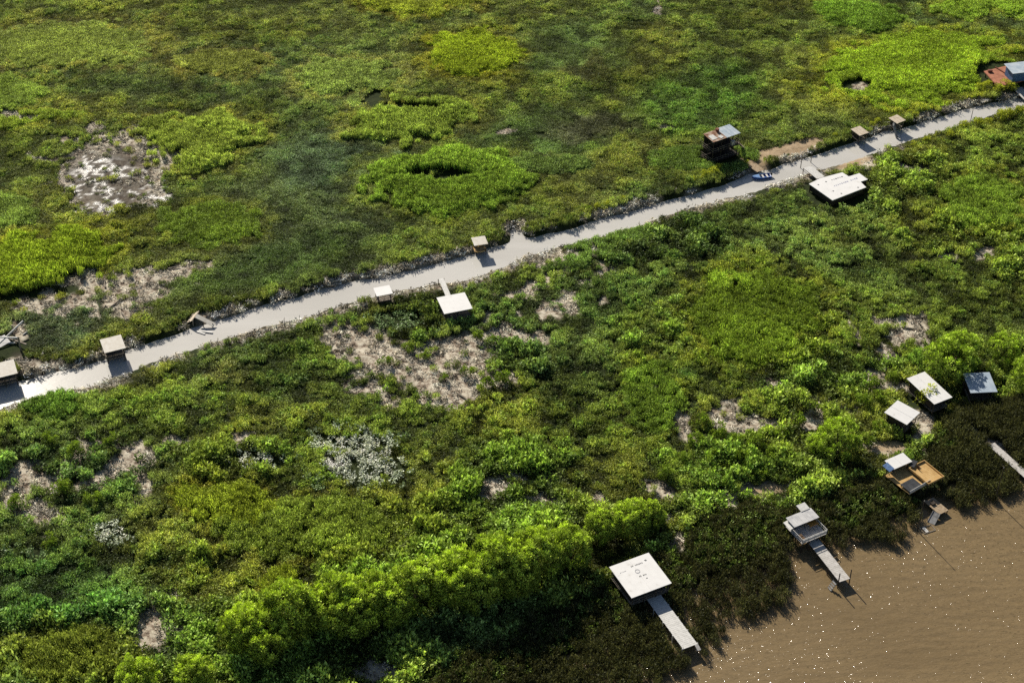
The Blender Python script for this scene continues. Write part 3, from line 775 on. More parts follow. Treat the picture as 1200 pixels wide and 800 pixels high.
chair('dark chair nearest the charcoal roof panel on the ochre terrace house deck', on(t, 2.2, -d/2-1.2, 1.96), 2.2, 'brown_wood')
# floating dock and ramp
c, a, w_, d_ = fit([(1083,587),(1093.5,582.5),(1111.5,597),(1101,603)], .75)
fd = empty('floating_dock', (c.x, c.y, 0), a); CLEAR.append((c.x, c.y, 2.6)); CLEAR.append((G(1094,607).x, G(1094,607).y, 2.2)); CLEAR.append((G(1086,622).x, G(1086,622).y, 2.2)); tag(fd, 'small tan wooden dock standing in the river below the ochre terrace', 'dock')
mbd = MB()
for i in range(10): mbd.box((0, -d_/2+d_*(i+.5)/10, .72), (w_, d_/10*.94, .06))
mbd.build('deck', 'tan_wood', fd)
for x in (-1, 1):
    for y in (-1, 1): MB().tube((x*(w_/2-.1), y*(d_/2-.1), -1), (x*(w_/2-.1), y*(d_/2-.1), .68), .08).build('post', 'dark_wood', fd)
MB().box((-.2, .5, .90), (.7, .5, .28)).box((0.15, .9, .86), (.25, .3, .2)).build('crate', 'dark_wood', fd)
p0, p1 = G(1098, 600, .8), G(1091, 613, .05)
aa = math.atan2(p1.y-p0.y, p1.x-p0.x); L_ = (p1.xy-p0.xy).length
rm = empty('boat_ramp', (p0.x, p0.y, 0), aa); tag(rm, 'grey sloping ramp from the small tan dock down to the water', 'ramp')
MB().box((L_/2, 0, .38), (L_, 1.1, .06), tilt=(-.75/L_, 0)).build('ramp_board', 'grey_metal', rm)
MB().tube((0, -.55, .85), (L_, -.55, .08), .05).tube((0, .55, .85), (L_, .55, .08), .05).build('side_rail', 'grey_metal', rm)
p = G(1087, 620)
rf = empty('raft', (p.x, p.y, 0), .4); tag(rf, 'half sunk pale raft frame floating in front of the grey ramp', 'raft')
MB().box((0, -.6, .04), (2.0, .12, .1)).box((0, .6, .04), (2.0, .12, .1)).box((-.95, 0, .045), (.12, 1.08, .1)).box((.95, 0, .045), (.12, 1.08, .1)).build('frame', 'wood', rf)
MB().box((-.4, 0, .09), (.5, 1.05, .05)).build('plank', 'white', rf)
# tall thin poles
for (px, py, h, lab) in ((1075,622,6.0,'tall thin dark pole standing in the river in front of the small tan dock'),
                         (1166,586,6.5,'tall thin dark pole standing at the reed edge at far right of the river'),
                         (1137,143,3.2,'thin pole standing at the canal near the red terrace house')):
    p = G(px, py); o = empty('mooring_pole', (p.x, p.y, 0)); tag(o, lab, 'pole')
    MB().tube((0, 0, -1), (.1, .05, h), .075, .05).build('pole', 'dark_wood', o)
    MB().tube((.1, .05, h-.1), (.1, .05, h+.06), .09, .07).build('cap', 'grey_metal', o)

# 4-6 roofs among the bushes at right
stilt_hut('white sheet roofed hut left of the blue roofed hut, small tree overlapping its roof', [(1062,444),(1083,437),(1117,464),(1095,473)], 3.2, 1.1, 'white_roof', (0, .05), walls='blr', rside='', seam=9)
stilt_hut('small square white roofed hut directly above the house with ochre terrace', [(1036,483),(1052,470),(1078,482),(1063,498)], 3.2, 1.1, 'white_roof', (0, .05), walls='blr', rside='', seam=9)
stilt_hut('blue grey tin roofed hut in the shade of the big bushy trees', [(1128,438.5),(1160,437),(1168,457.5),(1138,460)], 3.2, 1.1, 'tin', (0, .08), walls='blr', rside='')
jetty('narrow pale footbridge crossing the dark reeds at the right edge', [(1164.5,518.5),(1215,561),(1209,568),(1158.5,521)], 1.0, 'pale_boards', name='footbridge', cat='footbridge')

# south bank huts
stilt_hut('white roofed stilt hut with short jetty on the near canal bank at picture centre', [(512,349.5),(545,342.5),(553,361),(520.5,368)], 3.0, 1.0, 'white_roof', (0, .03), walls='b', rside='fl', seam=9)
jetty('short white jetty joining the canal and the centre white roofed hut', [(529,347),(519.5,325.5),(514,327),(523,349)], 1.1, 'white')
stilt_hut('small white roofed shelter on the near canal bank, beside the hut with short jetty', [(438,338),(456,334),(460.5,343.5),(441,347.5)], 2.3, .8, 'white_roof', (0, .03), walls='', rside='fl', seam=9)
# north bank huts
stilt_hut('small cream roofed hut on the far bank overhanging the canal among grey debris', [(553,279.5),(569,276),(570.5,285),(555.5,288.5)], 2.5, .8, 'cream_roof', (0, .05), walls='b', rside='f', wallmat='ochre', deckmat='ochre')
stilt_hut('square cream roofed hut on posts over the water at lower left of the canal', [(117,399),(142,392),(147,407.5),(122.5,413)], 2.6, .8, 'cream_roof', (0, .05), walls='bl', rside='fr', ladder=(1.2, -1.5, -1.2))
stilt_hut('cream roofed hut over the canal cut by the left edge of the picture', [(-16,429),(16,421.5),(20.5,436.5),(-12,445)], 2.6, .8, 'cream_roof', (0, .05), walls='bl', rside='fr')
stilt_hut('tan roofed canal hut, left of the two on the far bank at upper right', [(996.5,151.7),(1007.5,148.3),(1018.5,155),(1007.5,159)], 2.3, .8, 'tan_roof', (0, .05), walls='bl', rside='f')
t, w, d = stilt_hut('tan roofed canal hut with curved grey chute, right of the two at upper right', [(1041.5,138.8),(1050.8,134.8),(1062,140.7),(1050.8,144.8)], 2.4, .8, 'tan_roof', (0, .05), walls='b', rside='f')
ch = MB()
pp = [(-w/2-.2, -.6, 2.2), (-w/2-.6, -1.1, 1.9), (-w/2-.8, -1.7, 1.3), (-w/2-.9, -2.2, .6), (-w/2-.9, -2.6, .1)]
for p_, q_ in zip(pp, pp[1:]): ch.tube(p_, q_, .26, n=8)
ch.build('chute', 'grey_metal', t)

# tall two storey stilt house
quad12 = [(823.7,157.5),(854.7,145.8),(867.5,155.4),(836.5,166.6)]
c, a, w, d = fit(quad12, 5.8)
t = empty('tower_house', (c.x, c.y, 0), a); tag(t, 'tall dark two storey stilt house with half rusted half pale blue roof', 'stilt house'); CLEAR.append((c.x, c.y, 4.2))
tl = (0, .06)
roof_b = MB().box((w*.25, 0, 5.8), (w*.5-.01, d, .07), tilt=tl)
for i in range(4): roof_b.box((w*(.06+.12*i), 0, 5.85), (.05, d*.99, .03), tilt=tl)
roof_b.build('roof', 'paleblue', t)
rr = MB().box((-w*.25, -.05, 5.76), (w*.5-.01, d-.2, .07), tilt=tl); rr.build('roof', 'rust', t)['label'] = 'rusty patched half of the roof'
MB().box((-w*.36, -.3, 5.82), (1.2, 1.5, .03), tilt=tl).box((-w*.14, -.9, 5.815), (.9, .9, .03), rz=.3, tilt=tl).build('roof_patch', 'white', t)
MB().box((-.3, d*.28, 6.1), (.5, .5, .6)).box((-.35, d*.28, 6.43), (.65, .65, .05)).build('chimney', 'brick', t)
for i in range(4):
    for y in (-d/2+.3, 0, d/2-.3):
        MB().tube((-w/2+.3+(w-.6)*i/3, y, -.5), (-w/2+.3+(w-.6)*i/3, y, 5.7+y*.06), .09).build('post', 'dark_wood', t)
for zz, nm in ((1.0, 'lower_deck'), (3.2, 'upper_deck')):
    dk = MB()
    for i in range(14): dk.box((0, -d/2+d*(i+.5)/14, zz), (w, d/14*.94, .07))
    dk.build(nm, 'dark_wood', t)
rails(MB(), w, d, 3.23, .9, 'flr').build('railing', 'wood', t)
rails(MB(), w, d, 1.03, .9, 'fl').build('railing', 'wood', t)
wl = MB().box((0, d/2-.3, 4.45), (w-.7, .06, 2.3)).box((-w*.1, d*.1, 4.45), (w*.5, .06, 2.3)).box((0, d/2-.32, 2.05), (w-.7, .06, 1.9)); wl.build('wall', 'dark_wood', t)
for i in range(2):
    f_ = MB().box((-w*.22+w*.25*i, d*.1-.05, 4.5), (.9, .05, .9)).build('window', 'white', t); MB().box((-w*.22+w*.25*i, d*.1-.085, 4.5), (.74, .02, .74)).build('pane', 'glass', f_)
MB().box((w*.3, -d/2+.5, 3.7), (.8, .5, .9)).build('cabinet', 'white', t, .03)
sb = MB()
for i in range(9): sb.box((w/2+.4+.28*i, -d/2+.9, 3.0-.3*i), (.3, 1.0, .05))
for y in (-d/2+.4, -d/2+1.4): sb.tube((w/2+.2, y, 3.2), (w/2+2.7, y, .2), .05)
sb.build('stair', 'wood', t)
# plank landing stage
jetty('tan plank landing stage between the tall rusty roofed house and the blue boat', [(880,187),(895,198),(887,203),(872,190)], .75, 'tan_wood', name='landing_stage', cat='landing stage')
# boat
def boat(label, px0, px1, z=0.0):
    a_, b_ = G(*px0), G(*px1); c_ = (a_+b_)/2; ln = (b_-a_).length; an = math.atan2(b_.y-a_.y, b_.x-a_.x)
    t_ = empty('motor_boat', (c_.x, c_.y, 0), an); tag(t_, label, 'boat')
    ns = 12; prof = []
    for i in range(ns+1):
        s_ = i/ns; x = -ln/2 + ln*s_
        wd = .85*ln*.21*(1 - max(0, (s_-.45)/.55)**2.2)*(.92+.08*min(1, s_*4)) + .02
        sheer = .42 + .22*s_**2
        keel = -.18 + .45*max(0, (s_-.7)/.3)**2
        prof.append((x, wd, sheer, keel))
    vs = []; 
    for x, wd, sh_, k_ in prof:
        vs += [(x, -wd, sh_), (x, -wd*.8, k_+.16), (x, 0, k_), (x, wd*.8, k_+.16), (x, wd, sh_)]
    fs = []
    for i in range(ns):
        for j in range(4): fs.append((5*i+j, 5*i+j+1, 5*i+j+6, 5*i+j+5))
    fs.append((0, 1, 2, 3, 4)[::-1])
    h_ = MB().add(vs, fs).build('hull', 'blue', t_); s = h_.modifiers.new('s', 'SOLIDIFY'); s.thickness = .05
    for p_ in h_.data.polygons: p_.use_smooth = True
    vd = []; fd_ = []
    half = [q for q in prof if q[0] > ln*.08]
    for x, wd, sh_, k_ in half: vd += [(x, -wd*.96, sh_+.02), (x, 0, sh_+.10), (x, wd*.96, sh_+.02)]
    for i in range(len(half)-1):
        for j in range(2): fd_.append((3*i+j, 3*i+j+1, 3*i+j+4, 3*i+j+3))
    fd2 = MB().add(vd, fd_).build('foredeck', 'pale_blue_paint', t_)
    MB().box((-ln*.2, 0, .08), (ln*.5, ln*.26, .05)).build('floor', 'blue', t_)
    for x in (-ln*.3, -ln*.08): MB().box((x, 0, .34), (.34, ln*.30, .06)).build('bench', 'white', t_)
    w_ = MB().box((ln*.1, 0, .72), (.05, ln*.26, .34), tilt=(0, 0)); w_.build('windscreen', 'glass', t_)
    en = MB().box((-ln/2-.12, 0, .62), (.32, .34, .42)).box((-ln/2-.14, 0, .15), (.14, .12, .6)); en.build('outboard_motor', 'black_mat', t_, .04)
    gw = MB()
    for sgn in (-1, 1):
        for i in range(ns): gw.tube((prof[i][0], sgn*prof[i][1], prof[i][2]), (prof[i+1][0], sgn*prof[i+1][1], prof[i+1][2]), .045, n=5)
    gw.build('gunwale', 'pale_blue_paint', t_)
boat('small blue and white motor boat moored in the canal by the plank landing', (903,207), (881,210))

# white platform house on the near bank at upper right
zz = 2.1
out = [(948,215.5),(960.6,209),(987,202),(994.7,206.8),(1007,203),(1017,210.2),(1008.5,213),(1015,219.4),(975.5,234.7)]
c = G(982, 217, zz); t = empty('platform_house', (c.x, c.y, 0)); tag(t, 'wide white flat topped building with stepped outline on near bank at upper right', 'building')
pts = [(G(px, py, zz).x-c.x, G(px, py, zz).y-c.y) for px, py in out]
MB().prism(pts[::-1], zz-.14, zz).build('roof', 'white_roof', t)
CLEAR.append((c.x, c.y, 6.5))
ins = [(x*.93, y*.93) for x, y in pts]
MB().prism(ins[::-1], .6, zz-.145).build('wall', 'dark_wood', t)
for x, y in ins: MB().tube((x*1.02, y*1.02, -.3), (x*1.02, y*1.02, zz-.15), .1).build('post', 'dark_wood', t)
def wline(px0, py0, px1, py1, h, n, seed, mat, nm):
    a_, b_ = G(px0, py0, zz), G(px1, py1, zz); mk_ = []
    marks(mk_, a_.x-c.x, a_.y-c.y, math.atan2(b_.y-a_.y, b_.x-a_.x), (b_-a_).length, h, zz+.006, n, (0, 0), gap=.3, seed=seed); letters(mk_, mat, t, nm)
wline(975,211,989,206.5,.32,6,4,'mark','roof_letter')
wline(978,218,1006,208.3,.36,13,9,'blue_mark','roof_letter')
for px, py in ((968,213),(959,216.5),(1005.5,219.7),(976.5,224),(986,226.8)):
    q = G(px, py, zz); MB().box((q.x-c.x, q.y-c.y, zz+.006), (.3, .3, .006), rz=.6).build('roof_spot', 'mark', t)
jetty('white jetty from the wide white building to the canal', [(967,207),(950.5,194.5),(941.5,197),(957,209.5)], 1.2, 'white')
for i, (px, py) in enumerate(((938,197),(950,190.5))):
    p = G(px, py); o = empty('mooring_post', (p.x, p.y, 0)); tag(o, 'thin dark mooring post at the canal end of the white jetty', 'post', 'mooring posts at white jetty')
    MB().tube((0, 0, -.8), (0.05, 0, 2.0), .08, .06).build('shaft', 'dark_wood', o); MB().tube((.05, 0, 2.0), (.05, 0, 2.1), .1, .08).build('cap', 'wood', o)

# red terrace house at upper right
c = G(1182, 84, 2.0); t = empty('terrace_house', (c.x, c.y, 0)); tag(t, 'house with red terrace and pale blue roof at the top right edge', 'house')
CLEAR.append((c.x, c.y, 7)); CLEAR.append((c.x+6, c.y, 7))
def rel(pxs, z): return [((G(px, py, z)-c).x, (G(px, py, z)-c).y) for px, py in pxs]
MB().prism(rel([(1153,83.5),(1176,78),(1196,72.5),(1224,86),(1189,97.6),(1169,101)], 2.0)[::-1], 1.8, 2.0).build('terrace', 'red_deck', t)
for x, y in rel([(1155,83.8),(1176,79),(1196,74),(1186,96.5),(1170,99.5)], 2.0): MB().tube((x*.96, y*.96, -.3), (x*.96, y*.96, 1.79), .12).build('post', 'dark_wood', t)
(x, y), ra, w_, d_ = local_quad(t, [(1180.5,76.5),(1212,70),(1222,80.5),(1186,88)], 4.3)
MB().box((x, y, 4.3), (w_, d_, .08), rz=ra, tilt=(0, .05)).build('roof', 'paleblue', t)
MB().box((x, y, 3.1), (w_-.8, d_-.8, 2.15), rz=ra).build('wall', 'blue_cloth', t)
f_ = MB().box((x-.6, y-d_/2+.38, 3.2), (1.2, .06, 1.0), rz=ra).build('window', 'white', t); MB().box((x-.6, y-d_/2+.345, 3.2), (1.0, .03, .8), rz=ra).build('pane', 'glass', f_)
xa, ya = rel([(1160,84.5)], 2.0)[0]; MB().box((xa, ya, 2.25), (.9, .6, .5)).build('planter', 'brick', t)
xs = rel([(1176,80.5),(1190,94)], 2.0); MB().box(((xs[0][0]+xs[1][0])/2-1, (xs[0][1]+xs[1][1])/2+.5, 2.12), (.14, 5.5, .22), rz=.5).build('terrace_kerb', 'brick', t)
jetty('pale boarded landing beside the red terrace house at the right edge', [(1196,101),(1212,116),(1203,120),(1188,104.5)], 1.0, 'pale_boards', name='landing_stage', cat='landing stage')

# wrecks and drift timber on the far bank
p = G(235, 380); t = empty('collapsed_shelter', (p.x, p.y, .1), -.35); tag(t, 'collapsed shelter with bent pale roof sheet lying on the far canal bank', 'ruin'); CLEAR.append((p.x, p.y, 2.5))
MB().box((-1.0, .3, 1.25), (.08, 2.6, .06), tilt=(0, .1)).box((-1.7, .3, .75), (1.6, 2.6, .06), tilt=(.62, .1)).build('fallen_roof', 'tan_roof', t)
MB().box((.9, .2, .85), (3.4, .9, .06), tilt=(-.32, .1)).build('fallen_sheet', 'cream_roof', t)
for x, y, dx, h in ((-1.9,-.8,.3,.9),(-.9,-.9,.1,1.3),(.6,-.4,.5,.9),(2.0,.2,.3,.6),(-.9,1.3,0,1.3)): MB().tube((x, y, -.5), (x+dx, y, h), .08).build('post', 'dead_wood', t)
MB().box((1.9, -1.6, .06), (2.4, .35, .07), rz=.15).box((1.2, -2.1, .02), (1.7, .3, .07), rz=-.1).build('plank', 'white', t)
p = G(14, 408); t = empty('ruined_frame', (p.x, p.y, .2), .2); t.scale = (1.35, 1.35, 1.25); tag(t, 'heap of pale broken timber frame on far bank behind the leftmost hut', 'ruin'); CLEAR.append((p.x, p.y, 3.5))
for i, (x0, y0, z0, x1, y1, z1) in enumerate(((-3,-1.5,.2,1.6,2.8,1.9),(-1.5,2.5,.2,2.0,-1.0,1.0),(-2.6,-.2,.1,-2.2,-.1,2.4),(1.2,-1.2,0,1.2,-.9,2.3),(-2.4,0,2.2,1.3,-.9,2.1),(.2,2.2,0,.3,2.3,1.8),(-3.4,1.2,.3,.5,.2,.5))):
    MB().tube((x0, y0, z0), (x1, y1, z1), .12, n=5).build('timber', 'dead_wood' if i % 2 else 'white', t)
MB().box((-1.5, .6, .45), (2.4, 1.6, .06), rz=.5, tilt=(.15, .1)).build('fallen_sheet', 'grey_roof', t)
p = G(32, 394); t = empty('broken_boat', (p.x, p.y, .35), .9); tag(t, 'small white broken box of boards beside the timber heap at far left', 'debris')
MB().box((0, 0, .3), (1.5, .08, .6), tilt=(.1, 0)).box((.7, .6, .25), (.08, 1.1, .5)).build('board', 'white', t); MB().box((-.2, .7, .12), (1.3, 1.2, .06), tilt=(.1, .15)).build('sheet', 'paleblue', t)
logs = [(139,358,3.8,.95,'long pale drift log lying on the bare mud right of the left timber heap'),(146,375,2.6,-1.1,'short forked drift log at the canal side of the bare mud patch'),(124,336,2.4,1.8,'short drift log at the left rim of the upper left mud patch'),
        (205,318,2.2,.2,'drift log on the thin mud streak at upper left beside dark shrubs'),(1068,388,3.2,-.25,'fallen grey log on the bare patch left of the big bushy trees'),(545,470,3.0,-.9,'grey log at the near end of the central bare patch')]
for px, py, ln, an, lab in logs:
    p = G(px, py); o = empty('drift_log', (p.x, p.y, gz(p.x, p.y)+.16), an); tag(o, lab, 'log'); CLEAR.append((p.x, p.y, 1.2))
    MB().tube((-ln/2, 0, 0), (0, .1, .05), .17, .14).tube((0, .1, .05), (ln/2, 0, .1), .14, .08).build('trunk', 'dead_wood', o)
    MB().tube((ln*.1, .1, .05), (ln*.32, .6, .35), .08, .04, n=5).build('branch', 'dead_wood', o)

# ------------------------------------------------------------------ trees and shrubs
def crown_mesh(seed, rx, ry, rz, zc, n_l, per, lr, mat, ln=(.22, .46), wd=(.12, .24), up=.5):
    g = np.random.default_rng(seed)
    d = unit(g.normal(size=(n_l, 3))); d[:, 2] = np.where(d[:, 2] < -.6, -d[:, 2]*.6, d[:, 2])
    rr_ = g.uniform(.45, .98, n_l)**.7
    rr_ = np.where(g.random(n_l) < .8, g.uniform(.82, 1.0, n_l), rr_)
    lc = d*rr_[:, None]*np.array([rx, ry, rz]) + np.array([0, 0, zc])
    lrad = g.uniform(.6, 1.25, n_l)*lr
    n = n_l*per; k_ = np.repeat(np.arange(n_l), per)
    q = unit(g.normal(size=(n, 3)) + np.array([0, 0, .45]))
    p_ = lc[k_] + q*(lrad[k_]*g.uniform(.72, 1.04, n))[:, None]*np.array([.85, .85, 1.45])
    keep = g.random(n) < .9
    p_, q, k_ = p_[keep], q[keep], k_[keep]; n = len(p_)
    rt_ = g.normal(size=(n, 3)); rt_ -= (rt_*q).sum(1, keepdims=True)*q
    dv = unit(unit(rt_)*.7 + q*.5 + np.array([0, 0, up*1.2])); sd_ = unit(np.cross(dv, q + g.normal(size=(n, 3))*.8))
    Vv, Ff = quads(p_, dv, sd_, g.uniform(*ln, n), g.uniform(*wd, n))
    lob = g.random(n_l)
    return np_mesh('crown', Vv, Ff, M[mat], np.clip(.25*lob[k_] + .25*g.random(n) + .5*np.clip(q[:, 2]*.6+.45, 0, 1)**1.2, 0, 1)), lc  # lobe tops brighter, undersides darker: sunlit-top shading put into the leaf colour

def trunk_mesh(seed, h, r, lc, nb=7, stems=1):
    g = random.Random(seed); mb_ = MB()
    for s_ in range(stems):
        bx, by = (0, 0) if stems == 1 else (g.uniform(-.5, .5), g.uniform(-.5, .5))
        pts = [(bx, by, -.3)]; x, y = bx, by
        for i in range(1, 5):
            x += g.uniform(-.25, .25); y += g.uniform(-.25, .25); pts.append((x, y, h*i/4))
        for i in range(4): mb_.tube(pts[i], pts[i+1], r*(1-.2*i), r*(1-.2*(i+1)), n=7)
    for i in range(nb):
        e = lc[g.randrange(len(lc))]; s0 = pts[g.choice([1, 2, 3])]
        m_ = ((s0[0]+e[0])/2+g.uniform(-.2, .2), (s0[1]+e[1])/2+g.uniform(-.2, .2), (s0[2]+e[2])/2+.2)
        mb_.tube(s0, m_, r*.45, r*.3, n=5); mb_.tube(m_, tuple(e), r*.3, r*.1, n=5)
    me_ = bpy.data.meshes.new('trunk'); me_.from_pydata(mb_.v, [], mb_.f); me_.update(); me_.materials.append(M['bark']); return me_

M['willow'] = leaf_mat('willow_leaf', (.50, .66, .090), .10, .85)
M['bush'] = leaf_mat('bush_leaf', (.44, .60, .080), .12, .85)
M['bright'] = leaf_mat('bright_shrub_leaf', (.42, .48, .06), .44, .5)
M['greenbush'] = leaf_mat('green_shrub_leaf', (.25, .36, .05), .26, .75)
def variants(n, seed, h, rx, rz, n_l, per, lr, mat, r, stems=1, nb=7, **kw):
    out_ = []
    for i in range(n):
        g = random.Random(seed+i)
        cm, lc = crown_mesh(seed+i, rx*g.uniform(.9, 1.1), rx*g.uniform(.85, 1.1), rz, h-rz, n_l, per, lr, mat, **kw)
        out_.append((cm, trunk_mesh(seed+i, h*.6, r, lc, nb, stems)))
    return out_
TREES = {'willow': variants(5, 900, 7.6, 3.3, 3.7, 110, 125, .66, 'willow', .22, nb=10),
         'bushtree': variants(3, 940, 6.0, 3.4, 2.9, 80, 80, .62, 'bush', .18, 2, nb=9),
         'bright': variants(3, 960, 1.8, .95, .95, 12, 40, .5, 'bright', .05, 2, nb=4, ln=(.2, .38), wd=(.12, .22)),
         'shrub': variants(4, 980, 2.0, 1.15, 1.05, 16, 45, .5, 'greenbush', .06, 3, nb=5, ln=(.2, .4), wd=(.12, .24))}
TREE_POS = []
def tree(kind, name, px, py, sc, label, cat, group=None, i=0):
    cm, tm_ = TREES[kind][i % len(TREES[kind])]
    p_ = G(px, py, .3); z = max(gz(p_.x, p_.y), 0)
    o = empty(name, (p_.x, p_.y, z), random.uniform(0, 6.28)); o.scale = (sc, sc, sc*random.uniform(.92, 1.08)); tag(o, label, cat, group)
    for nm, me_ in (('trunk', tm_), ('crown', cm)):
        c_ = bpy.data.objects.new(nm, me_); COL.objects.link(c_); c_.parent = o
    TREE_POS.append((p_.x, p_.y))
row0 = [(165,818,.85),(232,822,.95),(292,760,1.05),(342,745,1.1),(392,735,1.12),(440,722,1.1),(488,712,1.08),(535,700,1.12),(582,688,1.1),(628,672,1.12),(665,660,.85),(703,648,.9),(738,640,.95),(762,632,.75),(318,770,1.0),(415,742,1.0),(462,728,1.0),(560,704,.95),(604,692,.95)]
row = [(a_, b_+2+(0 if a_ < 350 else 0 if a_ < 480 else 0 if a_ < 560 else 4 if a_ < 690 else -16), c_*random.choice((.92, 1.0, 1.06))*(1.0 if a_ < 620 else 1.02 if a_ < 690 else .80)) for a_, b_, c_ in row0]
for i, (px, py, sc) in enumerate(row):
    lab = 'tall yellow green willow in the long dense row above the large white shed'
    if i == 0: lab = 'leftmost willow of the near row, cut by the bottom edge'
    if i == 13: lab = 'rightmost willow of the near row, nearest the large white shed'
    tree('willow', 'willow_tree', px, py, sc, lab, 'tree', 'willows in the near row', i)
for i, (px, py, sc, lab) in enumerate([(1108,444,1.2,'left tree of the big bushy clump behind the white and blue roofed huts'),(1120,428,1.02,'tallest middle tree of the big bushy clump behind the blue roofed hut'),
        (1174,424,.80,'right tree of the big bushy clump beside the blue roofed hut'),(1207,462,1.1,'bushy tree cut by the right edge beside the big bushy clump'),
        (980,534,1.0,'single round yellow green bushy tree left of the small square white roofed hut'),(955,530,.5,'small bushy tree leaning on the single round yellow green tree')]):
    tree('bushtree', 'bushy_tree', px, py, sc, lab, 'tree', None, i)
tree('bright', 'small_tree', 1084, 474, 1.5, 'small light green tree in front of the long white roof', 'tree')
for i, (px, py, sc) in enumerate([(1113,162,.8),(1128,152,.9),(1146,150,1.0),(1158,146,.8),(1172,142,1.1),(1182,140,1.1),(1194,135,1.0),(1204,133,1.1),(1085,168,.7),(1070,172,.6)]):
    tree('bright', 'bank_shrub', px, py, sc, 'bright yellow green shrub in the line along the near canal bank at upper right', 'shrub', 'bright shrubs on the near canal bank', i)
for i, (px, py, sc) in enumerate([(1148,109,1.0),(1156,106,1.0),(1168,112,1.1),(1178,107,1.1),(1186,108,.9)]):
    tree('bright', 'terrace_shrub', px, py, sc, 'light yellow shrub growing below the red terrace', 'shrub', 'shrubs below the red terrace', i)
for i, (px, py, sc) in enumerate([(826,210,.8),(836,207,.9),(842,202,.7),(822,214,.7),(874,195,.6),(812,217,.7),(1022,150,.6),(1028,146,.6),(978,163,.6),(1072,140,.7),(1066,136,.6),(700,247,.6),(712,244,.6),(730,238,.6)]):
    tree('bright', 'bank_shrub', px, py, sc, 'small light green shrub on the far canal bank around the stilt houses', 'shrub', 'small shrubs on the far canal bank', i)
shr = [(822,498,.9),(842,512,1.1),(862,522,1.0),(815,522,1.0),(885,528,1.1),(905,540,1.0),(1012,478,1.0),(1030,470,.9),(1020,455,.9),(1000,460,.8),(1045,448,.8),(1030,505,.9),(868,545,1.1),(835,545,1.0),(800,545,1.0),(915,515,.9),
       (935,500,.9),(1015,520,.9),(780,560,1.0),(890,560,.9),(560,398,.7),(575,404,.7),(600,412,.8),(548,440,.8),(520,446,.6),(478,412,.7),(455,428,.7),(500,420,.6),(590,450,1.0),(570,455,.9),(690,250,.5),
       (60,520,1.0),(90,535,1.0),(130,520,.9),(75,580,1.1),(110,590,1.0),(20,595,.9),(60,640,1.0)]
for i, (px, py, sc) in enumerate(shr):
    where = ('round green shrub among the others left of the small white roofed huts', 'shrubs left of the small white huts') if px > 760 else (('small round shrub on the central bare patch', 'shrubs on the central bare patch') if px > 300 else ('round green shrub around the bare mud at the left edge', 'shrubs around the left mud'))
    tree('shrub', 'round_shrub', px, py, sc, where[0], 'shrub', where[1], i)

